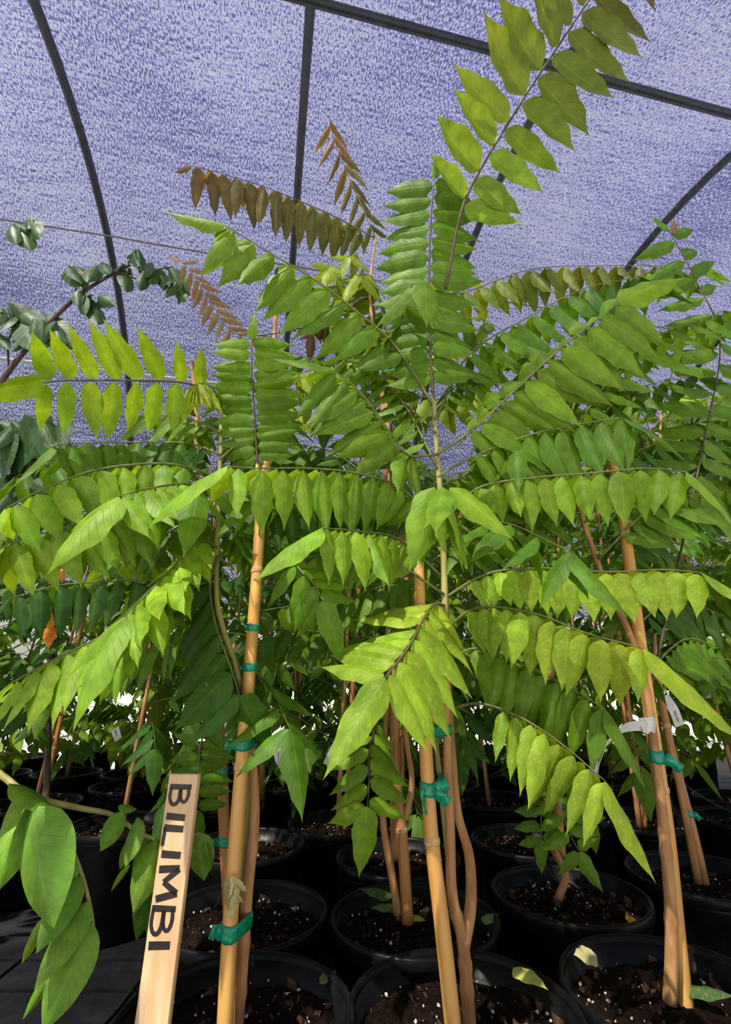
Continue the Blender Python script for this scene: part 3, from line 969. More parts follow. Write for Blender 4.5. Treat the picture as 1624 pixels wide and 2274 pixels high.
for k in range(11):
    x0 = 405 + k * 8
    leaf_part(tf, at(440 + (k - 5) * 3, 852 + abs(k - 5), YC), at(x0 + random.uniform(-6, 6), 905 + random.uniform(-18, 25) - abs(k - 5) * 3, YC - .01), CZ + CX * random.uniform(-1, 1), .55, mixc(YGREEN, YELLOW, .25), 'std', 'leaflet')
# small frond with rounded leaflets hanging behind the sign's top
frond(pC, [(552, 1640, YC + .03), (500, 1600, YC + .06), (450, 1640, YC + .08), (440, 1720, YC + .09), (436, 1800, YC + .09)], 8, .05, CZ + UP * .4, (R(16), R(16)), (R(8), R(8)), .4, c0=GREEN, c1=GREEN, wid=1.2)
stC = bamboo_stake([at(497, 2340, YC - .03), at(510, 2080, YC - .028), at(525, 1850, YC - .025), at(545, 1600, YC - .02), at(565, 1350, YC - .0), at(582, 1120, YC + .04), at(594, 1000, YC + .08)], .0092, 'sunlit bamboo stake with a scarred node, standing beside the wooden sign', nodes=(.345, .68, .9))
tie_tape(at(527, 2055, YC - .014), [stC, trC], 'green tape band low on the left stake under the dry leaf', .0165, [(-1, .35, .012, .1)])
tie_tape(at(549, 1650, YC - .008), [stC, trC], 'green tape band with a square loose end on the left stake', .0135, [(-1, 0.05, .014, .1)])
tie_tape(at(556, 1482, YC - .002), [stC, trC2], 'dark green tape band on the left stake below the big deep green leaves', .011)
tie_tape(at(562, 1396, YC + .004), [stC, trC2], 'topmost narrow green tape band on the left stake', .0095)
dl = empty('dry_leaf', at(520, 1960, YC - .045))
for (a, b, w) in (((515, 1945), (512, 2055), 1.3), ((520, 1955), (545, 1985), 1.6), ((518, 1985), (540, 2010), 1.5), ((516, 1960), (503, 2000), 1.2)):
    o = leaf_part(dl, at(*a, YC - .045), at(*b, YC - .05), CZ + CX * random.uniform(-.8, .8), w, (.30, .27, .13), 'mot', 'leaflet')
tag(dl, 'shrivelled grey-brown dry leaf caught on the left stake above the low tape', 'leaf')

# wooden sign ----------------------------------------------------
def sign():
    Yl = .655
    top = at(412, 1718, Yl)
    px_w = (444 - 384)
    Wd, Th = .0365, .009
    ex = Vector((math.cos(R(-4)), math.sin(R(-4)), 0))
    ey = Vector((-math.sin(R(-4)), math.cos(R(-4)), 0))
    zb = .135
    lean = Vector((-.006, 0, 0))
    e = empty('wooden_sign', (top.x + lean.x, top.y, zb))
    V = []
    for (z, l) in ((zb, 1.0), (top.z, 0.0)):
        for (a, b) in ((-1, -1), (1, -1), (1, 1), (-1, 1)):
            V.append(Vector((top.x, top.y, z)) + lean * l + ex * a * Wd / 2 + ey * b * Th / 2)
    import bmesh
    bm = bmesh.new()
    vv = [bm.verts.new(v - Vector(e.location)) for v in V]
    for f in ((3, 2, 1, 0), (4, 5, 6, 7), (0, 1, 5, 4), (1, 2, 6, 5), (2, 3, 7, 6), (3, 0, 4, 7)):
        bm.faces.new([vv[i] for i in f])
    bmesh.ops.bevel(bm, geom=bm.edges[:], offset=.0007, segments=2, affect='EDGES')
    me = bpy.data.meshes.new('lath')
    bm.to_mesh(me); bm.free()
    me.materials.append(M['lath'])
    link('lath', me, e, e.location)
    # hand lettering, each letter a ribbon of ink: u runs down the lath, v across it
    def P(u, v):
        return Vector((top.x, top.y, top.z - u * .001)) + lean * (u * .001 / (top.z - zb)) + ex * (v - .5) * Wd - ey * (Th / 2 + .00012)
    def stroke(pts, w0=3.2, w1=None):
        w1 = (w1 or w0) * 1.2
        w0 = w0 * 1.2
        V, Fc = [], []
        n = len(pts)
        for i, (u, v) in enumerate(pts):
            a = pts[max(0, i - 1)]; b = pts[min(n - 1, i + 1)]
            du, dv = b[0] - a[0], (b[1] - a[1]) * Wd * 1000
            l = math.hypot(du, dv) or 1
            nu_, nv_ = -dv / l, du / l
            w = (w0 + (w1 - w0) * i / (n - 1)) / 2
            for sg in (1, -1):
                V.append(P(u + nu_ * w * sg, v + nv_ * w * sg / (Wd * 1000)))
        for i in range(n - 1):
            Fc.append((2 * i, 2 * i + 1, 2 * i + 3, 2 * i + 2))
        return V, Fc
    def letter(strokes):
        V, Fc = [], []
        for st in strokes:
            v, f = stroke(*st)
            b = len(V)
            V += v
            Fc += [tuple(i + b for i in q) for q in f]
        o0 = V[0]
        # a hair of thickness so the ink is a solid film
        nv = len(V)
        V2 = V + [v - ey * .0002 for v in V]
        F2 = [tuple(i + nv for i in q) for q in Fc] + [tuple(reversed(q)) for q in Fc]
        link('letter', mesh('letter', [v - o0 for v in V2], F2, M['ink'], smooth=False), e, o0)
    lo, hi = .10, .80
    def arcp(u0, v0, ru, rv, a0, a1, n=10):
        return [(u0 + ru * math.cos(R(a0 + (a1 - a0) * i / n)), v0 + rv * math.sin(R(a0 + (a1 - a0) * i / n))) for i in range(n + 1)]
    def B(u0, w, lo=lo, hi=hi):
        mid = lo + (hi - lo) * .54
        return [([(u0 + 2.5, lo - .03), (u0 + 2.5, hi + .06)], 5.2, 4.6),
                ([(u0 + 2, hi - .03)] + arcp(u0 + w * .38, (mid + hi) / 2, w * .42, (hi - mid) / 2 - .01, 85, -88) + [(u0 + 4, mid)], 3.6, 3.0),
                ([(u0 + 4, mid)] + arcp(u0 + w * .46, (mid + lo) / 2, w * .46, (mid - lo) / 2, 88, -85) + [(u0 + 2, lo + .02)], 4.2, 3.2)]
    def I(u0, w):
        return [([(u0 + w * .45, lo + .02), (u0 + w * .55, hi - .01)], w * .62, w * .55)]
    letter(B(11, 23, .12, .76))
    letter([([(44, .10), (45.5, .73)], 6.0, 5.6)])
    letter([([(56, .08), (57, .72)], 6.2, 5.6), ([(55, .115), (74, .10)], 4.0, 3.2)])
    letter([([(82, .11), (83, .74)], 6.2, 5.8)])
    letter([([(97, .10), (95.5, .76)], 6.2, 5.6), ([(96, .76), (109, .30)], 5.4, 4.6), ([(109, .30), (119, .76)], 4.4, 5.2), ([(119, .78), (125, .12)], 5.8, 5.8)])
    letter(B(131, 28, .08, .74))
    letter([([(167, .10), (166, .76)], 6.4, 6.0)])
    tag(e, 'pale wooden lath sign hand lettered BILIMBI in black', 'sign')
sign()

# ------------------------------------------------------------------ right plant
YB = PB[1]
pB = empty('bilimbi_sapling', (PB[0] - .012, YB, SOILZ))
tag(pB, 'bilimbi sapling with a reddish trunk beside the right stake carrying a white tag', 'sapling', 'bilimbi saplings in the front row')
trB = trunk_part(pB, [(1488, 2228, YB), (1492, 2100, YB), (1486, 1960, YB), (1470, 1800, YB), (1452, 1650, YB + .005), (1432, 1520, YB + .01), (1395, 1400, YB + .02), (1350, 1310, YB + .03), (1310, 1200, YB + .05), (1270, 1080, YB + .07), (1230, 980, YB + .10)], .0082, .0038, knots=6)
stB = bamboo_stake([at(1524, 2262, YB + .012), at(1505, 2080, YB + .014), at(1482, 1850, YB + .016), at(1452, 1640, YB + .015), at(1418, 1400, YB + .02), at(1385, 1160, YB + .035), at(1352, 985, YB + .06)], .0098, 'long bamboo stake at the right carrying the curled white tag', nodes=(.3, .62, .86))
frond(pB, [(1440, 1560, YB + .01), (1560, 1000, YB + .12), (1600, 760, YB + .1), (1545, 620, YB + .08), (1488, 515, YB + .05)], 15, .105, CZ + UP * .5, (R(14), R(14)), (R(8), R(8)), .38, c0=GREEN, c1=mixc(GREEN, DEEP, .4), rmat='rachis_dark', termL=.6)
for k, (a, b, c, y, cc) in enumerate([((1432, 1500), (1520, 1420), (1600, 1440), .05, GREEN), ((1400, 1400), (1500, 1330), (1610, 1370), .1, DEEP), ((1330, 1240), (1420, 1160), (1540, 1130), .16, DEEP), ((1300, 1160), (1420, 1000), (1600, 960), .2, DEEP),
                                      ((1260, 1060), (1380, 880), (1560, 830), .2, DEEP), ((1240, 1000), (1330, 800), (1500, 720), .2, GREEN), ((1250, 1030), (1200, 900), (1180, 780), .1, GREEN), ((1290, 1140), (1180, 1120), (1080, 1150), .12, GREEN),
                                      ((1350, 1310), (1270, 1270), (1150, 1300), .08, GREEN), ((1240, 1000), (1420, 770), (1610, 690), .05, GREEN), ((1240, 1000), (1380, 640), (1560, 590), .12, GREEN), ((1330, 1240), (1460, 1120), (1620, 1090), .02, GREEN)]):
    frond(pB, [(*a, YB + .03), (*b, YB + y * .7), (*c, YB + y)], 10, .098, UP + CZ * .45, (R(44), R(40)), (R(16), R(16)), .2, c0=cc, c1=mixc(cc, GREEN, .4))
for k in range(5):
    leaf_part(pB.children[1], at(1498 + k, 520, YB + .05), at(1492 + 5 * k, 480 + 4 * abs(k - 2), YB + .04), CZ + CX * (k - 2) * .4, .7, TAN, 'std', 'leaflet')
tie_tape(at(1458, 1680, YB + .009), [stB, trB], 'green tape on the right tagged stake with a long loose end', .0165, [(1.05, -.8, .026, .3)])
tagB = strip_tag([at(1447, 1620, YB - .03), at(1425, 1612, YB - .035), at(1385, 1618, YB - .045), at(1350, 1650, YB - .05), at(1328, 1690, YB - .05), at(1312, 1728, YB - .045)], CY + CX * .5 + CZ * .2, .0165, 'long curled white tag looped round the right stake, its text turned away')
loopB = strip_tag([at(1424, 1612, YB - .036), at(1447, 1608, YB - .04), at(1456, 1612, YB - .01)], CY, .0205, 'short white loop end of the tag on the right stake', None)
for ch in list(loopB.children):                       # the looped end belongs to the same tag
    off = Vector(loopB.location) - Vector(tagB.location) + Vector(ch.location)
    ch.parent = tagB
    ch.location = off
    ch.name = 'looped_end'
bpy.data.objects.remove(loopB)

# ------------------------------------------------------------------ other near things: middle-distance stakes and trunks
def sapling(x, y, h, label, seed, nf=12, detail=True, L=.085, col=GREEN, group=None, zlow=.36, stake=None, stake_label=None, spread=.42, lean=None, trunk_pts=None, top_extra=True, n=8, name='bilimbi_sapling'):
    rr = random.Random(seed)
    base = Vector((x, y, SOILZ - .01))
    e = empty(name, base)
    lx, ly = lean or (rr.uniform(-.06, .06), rr.uniform(-.06, .06))
    P = [base, base + Vector((lx * .1 + rr.uniform(-.01, .01), ly * .1, h * .25)), base + Vector((lx * .4, ly * .4 + rr.uniform(-.012, .012), h * .5)), base + Vector((lx * .8, ly * .8, h * .8)), base + Vector((lx, ly, h))]
    if trunk_pts:
        P = trunk_pts
    path = catmull(P, 5)
    nn = len(path)
    tube_obj('trunk', path, [.0075 * (1 - .6 * i / (nn - 1)) for i in range(nn)], M['bark'], e, sides=7)
    s = arclen(path)
    if not detail:
        lowV = None
    for k in range(nf):
        f = (zlow + (1 - zlow) * (k + .5) / nf)
        p, T = sample(path, s, s[-1] * min(.995, f))
        a = k * 2.4 + rr.uniform(-.5, .5) + seed
        ln = spread * rr.uniform(.75, 1.15) * (1.0 if k < nf - 2 else .8)
        rise = ln * (rr.uniform(.05, .30) + .5 * (k / nf) ** 2)
        dv = Vector((math.cos(a), math.sin(a), 0))
        q1 = p + dv * ln * .35 + UP * rise * .8
        q2 = p + dv * ln * .7 + UP * rise * 1.0
        q3 = p + dv * ln + UP * (rise * .7 - ln * .12)
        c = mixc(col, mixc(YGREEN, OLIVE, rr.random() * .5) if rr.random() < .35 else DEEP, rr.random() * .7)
        cz = c if k < nf - 2 else mixc(c, OLIVE, .5)
        if detail:
            frond(e, [p, q1, q2, q3], n, L, UP, (R(38), R(38)), (R(14), R(14)), .2, c0=c, c1=cz, px=False, rad=.0018, kind='low' if detail == 'low' else 'std')
        else:
            far_frond(e, [p, q1, q2, q3], n, L, c)
    tag(e, label, 'sapling', group)
    if stake:
        sx, sy, sh = stake
        bamboo_stake([base + Vector((sx, sy, 0)), base + Vector((sx + lx * .3, sy + ly * .3, sh * .5)), base + Vector((sx + lx * .7, sy + ly * .7, sh))], .0085, stake_label or 'bamboo stake among the crowded saplings behind', 'bamboo_dark', nodes=(.3, .65), group=None if stake_label else 'bamboo stakes of the back rows', sides=8)
    return e

LOWN = {}
def far_frond(e, pts, n, L, c):
    """frond of a distant plant: stalk plus a leaf mass too far to pick apart"""
    path = catmull(pts, 3)
    fo = tube_obj('frond', path, .0018, M['rachis'], e, sides=3)
    V, Fc, UVs = [], [], []
    base = Vector(path[0])
    lv = [(0, .02, 0), (-.13, .16, -.03), (.13, .16, -.03), (-.19, .38, -.06), (.19, .38, -.06), (-.12, .72, -.09), (.12, .72, -.09), (0, 1, -.14), (0, .2, .01), (0, .45, 0), (0, .72, -.04)]
    lf = [(0, 8, 1), (0, 2, 8), (1, 8, 9, 3), (8, 2, 4, 9), (3, 9, 10, 5), (9, 4, 6, 10), (5, 10, 7), (10, 6, 7)]
    for (p, X, D, Z, ln, u, term) in frond_core(path, n, L, UP, (R(40), R(40)), (R(14), R(14)), .2, default_prof, .12, jitter=.16):
        b = len(V)
        for q in lv:
            V.append(p - base + X * q[0] * ln + D * q[1] * ln + Z * q[2] * ln)
            UVs.append((.5 + q[0] * 2.4, q[1]))
        Fc += [tuple(i + b for i in f) for f in lf]
    o = link('leaflets', mesh('leaflets', V, Fc, M['leaf'], UVs), fo, base, jit(c, .2))
    tag(o, kind='stuff')

# second-row middle pot: trunk pair and stake
xD, yD = PD
pD = sapling(xD + .0, yD, 1.22, 'bilimbi sapling behind the middle one, thin curved stems beside a bamboo stake', 3, nf=11, L=.088,
             trunk_pts=[at(884, 2030, yD), at(872, 1950, yD), at(852, 1830, yD + .01), at(850, 1700, yD + .01), at(865, 1500, yD + .02), at(868, 1250, yD + .04), at(862, 1000, yD + .06), at(850, 820, yD + .08)], group='bilimbi saplings of the second row')
stD = bamboo_stake([at(906, 2050, yD), at(893, 1850, yD), at(876, 1640, yD + .01), at(900, 1330, yD + .0), at(885, 1150, yD + .01), at(876, 1010, yD + .02)], .0095, 'reddish bamboo stake behind the middle trunk with a dark green tie', 'bamboo_dark', nodes=(.15, .5, .8))
tie_tape(at(905, 1318, yD), [stD], 'dark green crumpled tie high on the reddish stake behind the bright frond', .013, [(1, .5, .02, .2), (-1, -.5, .016, .2)])
tie_tape(at(878, 1730, yD + .004), [stD], 'dim green tie low on the stake behind the middle pot', .010)
trunk_part(pD, [(900, 1820, yD), (915, 1740, yD - .0), (905, 1660, yD), (890, 1560, yD + .02)], .006, .004, name='side_stem')
frond(pD, [(868, 1560, yD + .02), (840, 1600, yD - .06), (822, 1660, yD - .12), (820, 1740, yD - .15), (816, 1792, yD - .16)], 6, .068, CZ + UP * .5, (R(14), R(14)), (R(20), R(26)), .42, c0=mixc(GREEN, LIME, .35), c1=mixc(GREEN, LIME, .5), rmat='rachis_dark', termL=1.3, wid=1.15, jitter=.07)

# crooked trunk pot
xF, yF = PF
pF = sapling(xF, yF, 1.1, 'bilimbi sapling with a crooked kinked trunk behind the right front pot', 5, nf=10, L=.085,
             trunk_pts=[at(1240, 1998, yF), at(1256, 1940, yF), at(1228, 1880, yF), at(1215, 1800, yF), at(1218, 1700, yF + .005), at(1222, 1600, yF + .01), at(1232, 1400, yF + .04), at(1240, 1200, yF + .08), at(1230, 1000, yF + .12)], group='bilimbi saplings of the second row')
bamboo_stake([at(1246, 1900, yF + .02), at(1236, 1760, yF + .02), at(1228, 1600, yF + .02), at(1215, 1440, yF + .03)], .0095, 'brown bamboo stake rising from the crooked trunk, behind the small low leaves', 'bamboo_dark', nodes=(.4, .8))
frond(pF, [(1216, 1800, yF), (1225, 1760, yF - .03), (1250, 1810, yF - .06), (1270, 1860, yF - .08), (1288, 1892, yF - .085)], 5, .055, CZ + UP * .5, (R(12), R(12)), (R(14), R(14)), .22, c0=mixc(GREEN, LIME, .2), c1=mixc(GREEN, LIME, .2), termL=1.2, wid=1.25, jitter=.06)
frond(pF, [(1216, 1800, yF), (1205, 1775, yF - .02), (1202, 1830, yF - .04), (1204, 1865, yF - .045)], 4, .05, CZ + UP * .5, (R(12), R(12)), (R(14), R(14)), .3, c0=GREEN, c1=GREEN, termL=1.1, wid=1.3, jitter=.06)
frond(pF, [(1222, 1760, yF + .01), (1270, 1740, yF + .02), (1300, 1790, yF + .02), (1315, 1830, yF + .02)], 4, .055, CZ + UP * .5, (R(16), R(16)), (R(14), R(14)), .35, c0=GREEN, c1=GREEN, wid=1.2)

# right-hand second row
xG, yG = PG
pG = sapling(xG, yG, 1.15, 'bilimbi sapling at the right edge with a leaning trunk, behind the tagged stake', 8, nf=10, L=.085,
             trunk_pts=[at(1552, 1962, yG), at(1530, 1850, yG), at(1505, 1730, yG), at(1480, 1620, yG + .01), at(1460, 1500, yG + .02), at(1450, 1300, yG + .05), at(1460, 1100, yG + .08), at(1470, 900, yG + .1)], group='bilimbi saplings of the second row')
stG = bamboo_stake([at(1566, 1965, yG + .01), at(1540, 1850, yG + .01), at(1512, 1740, yG + .01), at(1486, 1640, yG + .01), at(1455, 1480, yG + .02)], .0088, 'leaning thin stake crossing behind the right tagged stake', 'bamboo_dark', nodes=(.3, .7))
tie_tape(at(1516, 1808, yG), [stG], 'small green tie on the leaning stake at the right edge', .012, [(1, -1, .016, .2)])

# second stake of the left pot pair (row two)
xE, yE = PE
pE = sapling(xE, yE, 1.2, 'bilimbi sapling in the second row at the left, mostly hidden by the sunlit stake', 12, nf=10, L=.088, group='bilimbi saplings of the second row',
             trunk_pts=[at(512, 2050, yE), at(505, 1900, yE), at(498, 1700, yE), at(480, 1480, yE + .01), at(470, 1280, yE + .03), at(480, 1050, yE + .06)])
stE = bamboo_stake([at(510, 2040, yE - .02), at(500, 1870, yE - .02), at(492, 1700, yE - .02), at(480, 1480, yE), at(462, 1200, yE + .02)], .0098, 'orange-brown bamboo stake just left of and behind the sunlit stake', 'bamboo_dark', nodes=(.28, .6))
tie_tape(at(495, 1868, yE - .02), [stE], 'green tape on the stake between the sign and the sunlit stake', .014, [(-1, .1, .010, .1)])
tie_tape(at(490, 1712, yE - .015), [stE], 'dim green tape beside the top of the wooden sign', .012)

# ------------------------------------------------------------------ left foreground branch with big leaves
pL = empty('large_leaf_sapling', Vector((-.66, .62, SOILZ)))
pot(-.67, .62, 'black nursery pot just beyond the lower left corner, under the large thick leaves')
tag(pL, 'sapling with large thick drooping leaves hanging in from the lower left edge', 'sapling')
Yl = .62
trunk_part(pL, [(-150, 1690, Yl), (-40, 1700, Yl), (10, 1726, Yl), (55, 1768, Yl - .01), (78, 1795, Yl - .015)], .005, .0028, mat='stem', name='branch')
trunk_part(pL, [Vector((-.66, .62, SOILZ - .01)), Vector((-.64, .62, .36)), at(-150, 1690, Yl)], .008, .006, mat='bark', name='trunk', px=False)
trunk_part(pL, [(30, 1745, Yl), (90, 1775, Yl + .02), (180, 1795, Yl + .04), (250, 1810, Yl + .05), (310, 1850, Yl + .05), (345, 1862, Yl + .05)], .0042, .002, mat='stem', name='branch')
BIG = (0.150, 0.310, 0.032)
for (a, b, nv, w, c) in [((75, 1792, .60), (78, 2066, .55), CZ + CX * .15, 1.2, BIG), ((38, 1760, .61), (-40, 1930, .57), CZ - CX * .2, .95, mixc(BIG, LIME, .25)), ((68, 1785, .62), (-30, 1990, .60), CZ, .8, mixc(BIG, LIME, .2)),
                         ((20, 1740, .60), (130, 1775, .60), UP + CZ * .5, .9, GREEN), ((90, 1790, .62), (160, 1950, .62), CX + CZ * .3, .7, BIG), ((160, 1895, .63), (75, 2080, .60), CZ + UP * .4, .85, BIG),
                         ((180, 1945, .63), (78, 2110, .58), CZ * .8 + UP * .5 + CX * .2, .95, BIG), ((198, 2000, .63), (70, 2190, .58), CZ * .8 + UP * .5, .95, BIG), ((205, 2050, .63), (92, 2290, .58), CZ + UP * .3 + CX * .2, 1.1, mixc(BIG, LIME, .15)),
                         ((95, 2040, .64), (38, 2150, .63), CZ, .6, YGREEN), ((120, 2150, .64), (45, 2270, .63), CZ, .6, GREEN),
                         ((275, 1802, .66), (230, 1885, .63), CZ + CX * .3, 1.3, BIG), ((305, 1815, .66), (262, 1915, .63), CZ - CX * .3, 1.2, BIG), ((300, 1860, .67), (270, 1935, .66), CZ + CX * .4, 1.1, GREEN),
                         ((350, 1862, .67), (302, 2015, .63), CZ + CX * .2, 1.05, mixc(BIG, GREEN, .4)), ((325, 1850, .68), (280, 2045, .68), CZ - CX * .3, .9, GREEN), ((345, 1900, .69), (288, 2110, .69), CZ, .9, DEEP), ((360, 1960, .69), (318, 2115, .69), CZ, .9, DEEP),
                         ((262, 1790, .66), (305, 1795, .67), UP + CZ * .6, 1.2, GREEN), ((290, 1920, .67), (248, 1990, .67), CZ + CX * .8, .5, YGREEN),
                         ((440, 1850, .72), (450, 1960, .72), CZ + CX * .3, 1.4, BIG), ((455, 1870, .72), (475, 1935, .72), CZ + CX * .8, .8, BIG)]:
    leaf_part(pL, at(*a), at(*b), nv, w, c, 'thick')
trunk_part(pL, [(70, 1790, .615), (140, 1850, .63), (178, 1930, .635), (200, 2010, .635), (208, 2060, .635)], .0024, .0016, mat='stem', name='twig')
trunk_part(pL, [(340, 1860, .67), (352, 1880, .68), (400, 1860, .72), (445, 1850, .72)], .002, .0014, mat='stem', name='twig')

# ------------------------------------------------------------------ upper left: dark-leaved tree with bare brown branch
yT = 1.35
pT = empty('dark_leaf_tree', at(-60, 1500, yT) * 1)
pT.location.z = 0
tag(pT, 'dark leaved tree with a bare brown branch reaching up at the left edge', 'tree')
trunk_part(pT, [pT.location, at(-60, 1600, yT), at(-50, 1300, yT), at(-30, 950, yT), at(0, 855, yT), at(70, 762, yT), at(160, 668, yT), at(230, 620, yT), at(290, 588, yT)], .014, .0045, mat='bark_dark', name='branch', knots=6, px=False)
trunk_part(pT, [(262, 604, yT), (320, 622, yT), (350, 600, yT), (385, 592, yT)], .0035, .002, mat='bark_dark', name='twig')
trunk_part(pT, [(20, 830, yT), (18, 760, yT), (30, 735, yT), (25, 690, yT)], .004, .002, mat='bark_dark', name='twig')
trunk_part(pT, [(160, 665, yT), (172, 630, yT), (170, 600, yT)], .003, .002, mat='bark_dark', name='twig')
def clump(cx, cy, n, r, sz, col, Y, parent, seed, kind='thick'):
    rr = random.Random(seed)
    for _ in range(n):
        a = rr.uniform(0, 6.28); d = r * math.sqrt(rr.random())
        x0, y0 = cx + d * math.cos(a), cy + d * math.sin(a) * .7
        a2 = rr.uniform(math.radians(20), math.radians(160))
        l = sz * rr.uniform(.7, 1.2)
        leaf_part(parent, at(x0, y0, Y + rr.uniform(-.03, .03)), at(x0 + l * math.cos(a2), y0 + l * math.sin(a2), Y + rr.uniform(-.08, .05)), CZ + CX * rr.uniform(-.7, .7) + UP * rr.uniform(0, .9), rr.uniform(.75, 1.05), col, kind)
for (cx, cy, n, r, sz) in [(160, 590, 5, 12, 30), (175, 645, 4, 14, 30), (210, 660, 8, 24, 32), (225, 590, 5, 14, 28), (280, 590, 5, 16, 24), (305, 560, 6, 16, 28), (318, 590, 5, 16, 30), (360, 600, 7, 22, 36), (392, 615, 7, 16, 40),
                           (40, 500, 4, 14, 28), (65, 485, 5, 10, 34), (5, 680, 5, 20, 55), (40, 690, 6, 24, 58), (85, 700, 7, 22, 60), (120, 715, 5, 12, 46), (45, 755, 2, 16, 42), (0, 740, 3, 20, 46)]:
    clump(cx, cy, n, r, sz, BLUEG, yT, pT, cx + cy)
for (cx, cy, n, r, sz) in [(10, 930, 7, 40, 110), (60, 920, 7, 40, 110), (110, 930, 6, 40, 95), (20, 1050, 5, 40, 100), (70, 1000, 6, 40, 90)]:
    clump(cx, cy, n, r, sz, BLUEG, yT - .1, pT, cx + cy)

# ------------------------------------------------------------------ bronze young fronds on a plant behind the middle
yZ = 1.02
pZ = empty('bronze_tip_sapling', Vector((at(860, 1900, yZ).x, yZ, SOILZ)))
PZY = yZ
tag(pZ, 'taller sapling behind the middle one with olive and bronze young fronds against the cloth', 'sapling')
trZ = trunk_part(pZ, [(878, 1905, yZ), (880, 1700, yZ), (872, 1400, yZ), (868, 1100, yZ), (860, 900, yZ), (845, 820, yZ), (822, 660, yZ), (835, 525, yZ)], .009, .003, mat='bark')
frond(pZ, [(835, 530, yZ), (780, 500, yZ), (720, 470, yZ - .01), (600, 420, yZ - .03), (500, 388, yZ - .05), (425, 368, yZ - .06)], 14, .122, CZ + UP * .1, (R(12), R(74)), (R(-14), R(24)), .10, c0=OLIVE, c1=mixc(OLIVE, BRONZE, .7), rmat='rachis_dark', termL=.7, wid=1.0)
frond(pZ, [(835, 530, yZ), (805, 460, yZ), (770, 380, yZ - .01), (742, 310, yZ - .02), (732, 265, yZ - .03)], 8, .105, UP * .3 + CZ * 1.0, (R(20), R(15)), (R(-48), R(-56)), .12, c0=OLIVE, c1=mixc(BRONZE, TAN, .6), rmat='rachis_dark', termL=.0, wid=.6)
frond(pZ, [(822, 660, yZ), (700, 720, yZ), (540, 745, yZ), (480, 690, yZ), (430, 610, yZ), (400, 580, yZ)], 12, .062, UP * .4 + CZ, (R(22), R(22)), (R(-30), R(-30)), .45, c0=mixc(OLIVE, TAN, .6), c1=TAN, rmat='rachis_dark', wid=.9)
frond(pZ, [(845, 800, yZ), (760, 730, yZ), (700, 700, yZ), (690, 740, yZ)], 7, .07, UP * .4 + CZ, (R(40), R(40)), (R(-20), R(-20)), .4, c0=OLIVE, c1=BRONZE)
frond(pZ, [(850, 840, yZ), (900, 700, yZ + .02), (1060, 640, yZ + .02), (1180, 598, yZ), (1330, 590, yZ), (1480, 590, yZ - .02)], 16, .11, UP + CZ * .2, (R(40), R(62)), (R(14), R(8)), .22, c0=mixc(OLIVE, YGREEN, .6), c1=OLIVE)
for k, (b, c) in enumerate([((760, 620), (740, 590)), ((800, 580), (770, 570)), ((830, 700), (780, 760)), ((790, 800), (660, 830)), ((900, 800), (1000, 780)), ((780, 900), (640, 900)), ((940, 880), (1060, 870)), ((790, 720), (720, 690)), ((880, 650), (1000, 610)), ((830, 620), (790, 610))]):
    frond(pZ, [(855, 860 - 16 * k, yZ), (*b, yZ + .03 * (k % 3)), (*c, yZ + .06 * (k % 3 - 1))], 8, .10, UP + CZ * .3, (R(45), R(42)), (R(14), R(14)), .15, c0=mixc(YGREEN, OLIVE, .4), c1=mixc(YGREEN, YELLOW, .15))
stZ = bamboo_stake([at(878, 1895, yZ + .03), at(872, 1400, yZ + .02), at(850, 850, yZ + .015), at(845, 780, yZ + .015)], .009, 'brown stake of the bronze-tipped sapling, its top tied with a teal knot', 'bamboo_dark', nodes=(.4, .7, .93))
tie_tape(at(858, 832, yZ), [stZ, trZ], 'bright teal tie knot high up below the bronze fronds', .016, [(1, .35, .03, .2), (1, .1, .02, .4)])
bamboo_stake([Vector((at(600, 1500, 1.9).x, 1.9, .2)), at(600, 1050, 1.9), at(612, 690, 1.9)], .012, 'tall reddish stake standing free against the cloth left of the middle', 'bamboo_dark', nodes=(.4, .8))
bamboo_stake([Vector((at(440, 1500, 2.0).x, 2.0, .2)), at(438, 1000, 2.0), at(427, 805, 2.0)], .012, 'short reddish stake tip showing behind the yellow-green left frond', 'bamboo_dark', nodes=(.4, .8))

# ------------------------------------------------------------------ back rows
taken = list(POTS)
rows = []
y = 1.26
r_i = 0
while y < 3.4:
    half = .95 * y + .25
    x = -half + (.145 if r_i % 2 else 0)
    while x < half + .2:
        xx, yy = x + random.uniform(-.02, .02), y + random.uniform(-.02, .02) + .10 * x * .2
        if all((xx - a) ** 2 + (yy - b) ** 2 > .283 ** 2 for a, b in taken):
            rows.append((xx, yy, r_i))
            taken.append((xx, yy))
        x += .292
    y += .262
    r_i += 1
ORD = 'first second third fourth fifth sixth seventh eighth ninth tenth eleventh twelfth thirteenth fourteenth fifteenth sixteenth seventeenth eighteenth nineteenth twentieth'.split()
byrow = {}
for (x, y, ri) in rows:
    if (y > 2.5 and abs(x) > 1.9) or (x < -.38 and y < 1.5):      # the bare gap at the lower left where the bench shows
        continue
    byrow.setdefault(ri, []).append((x, y))
near, far = 0, 0
i = 0
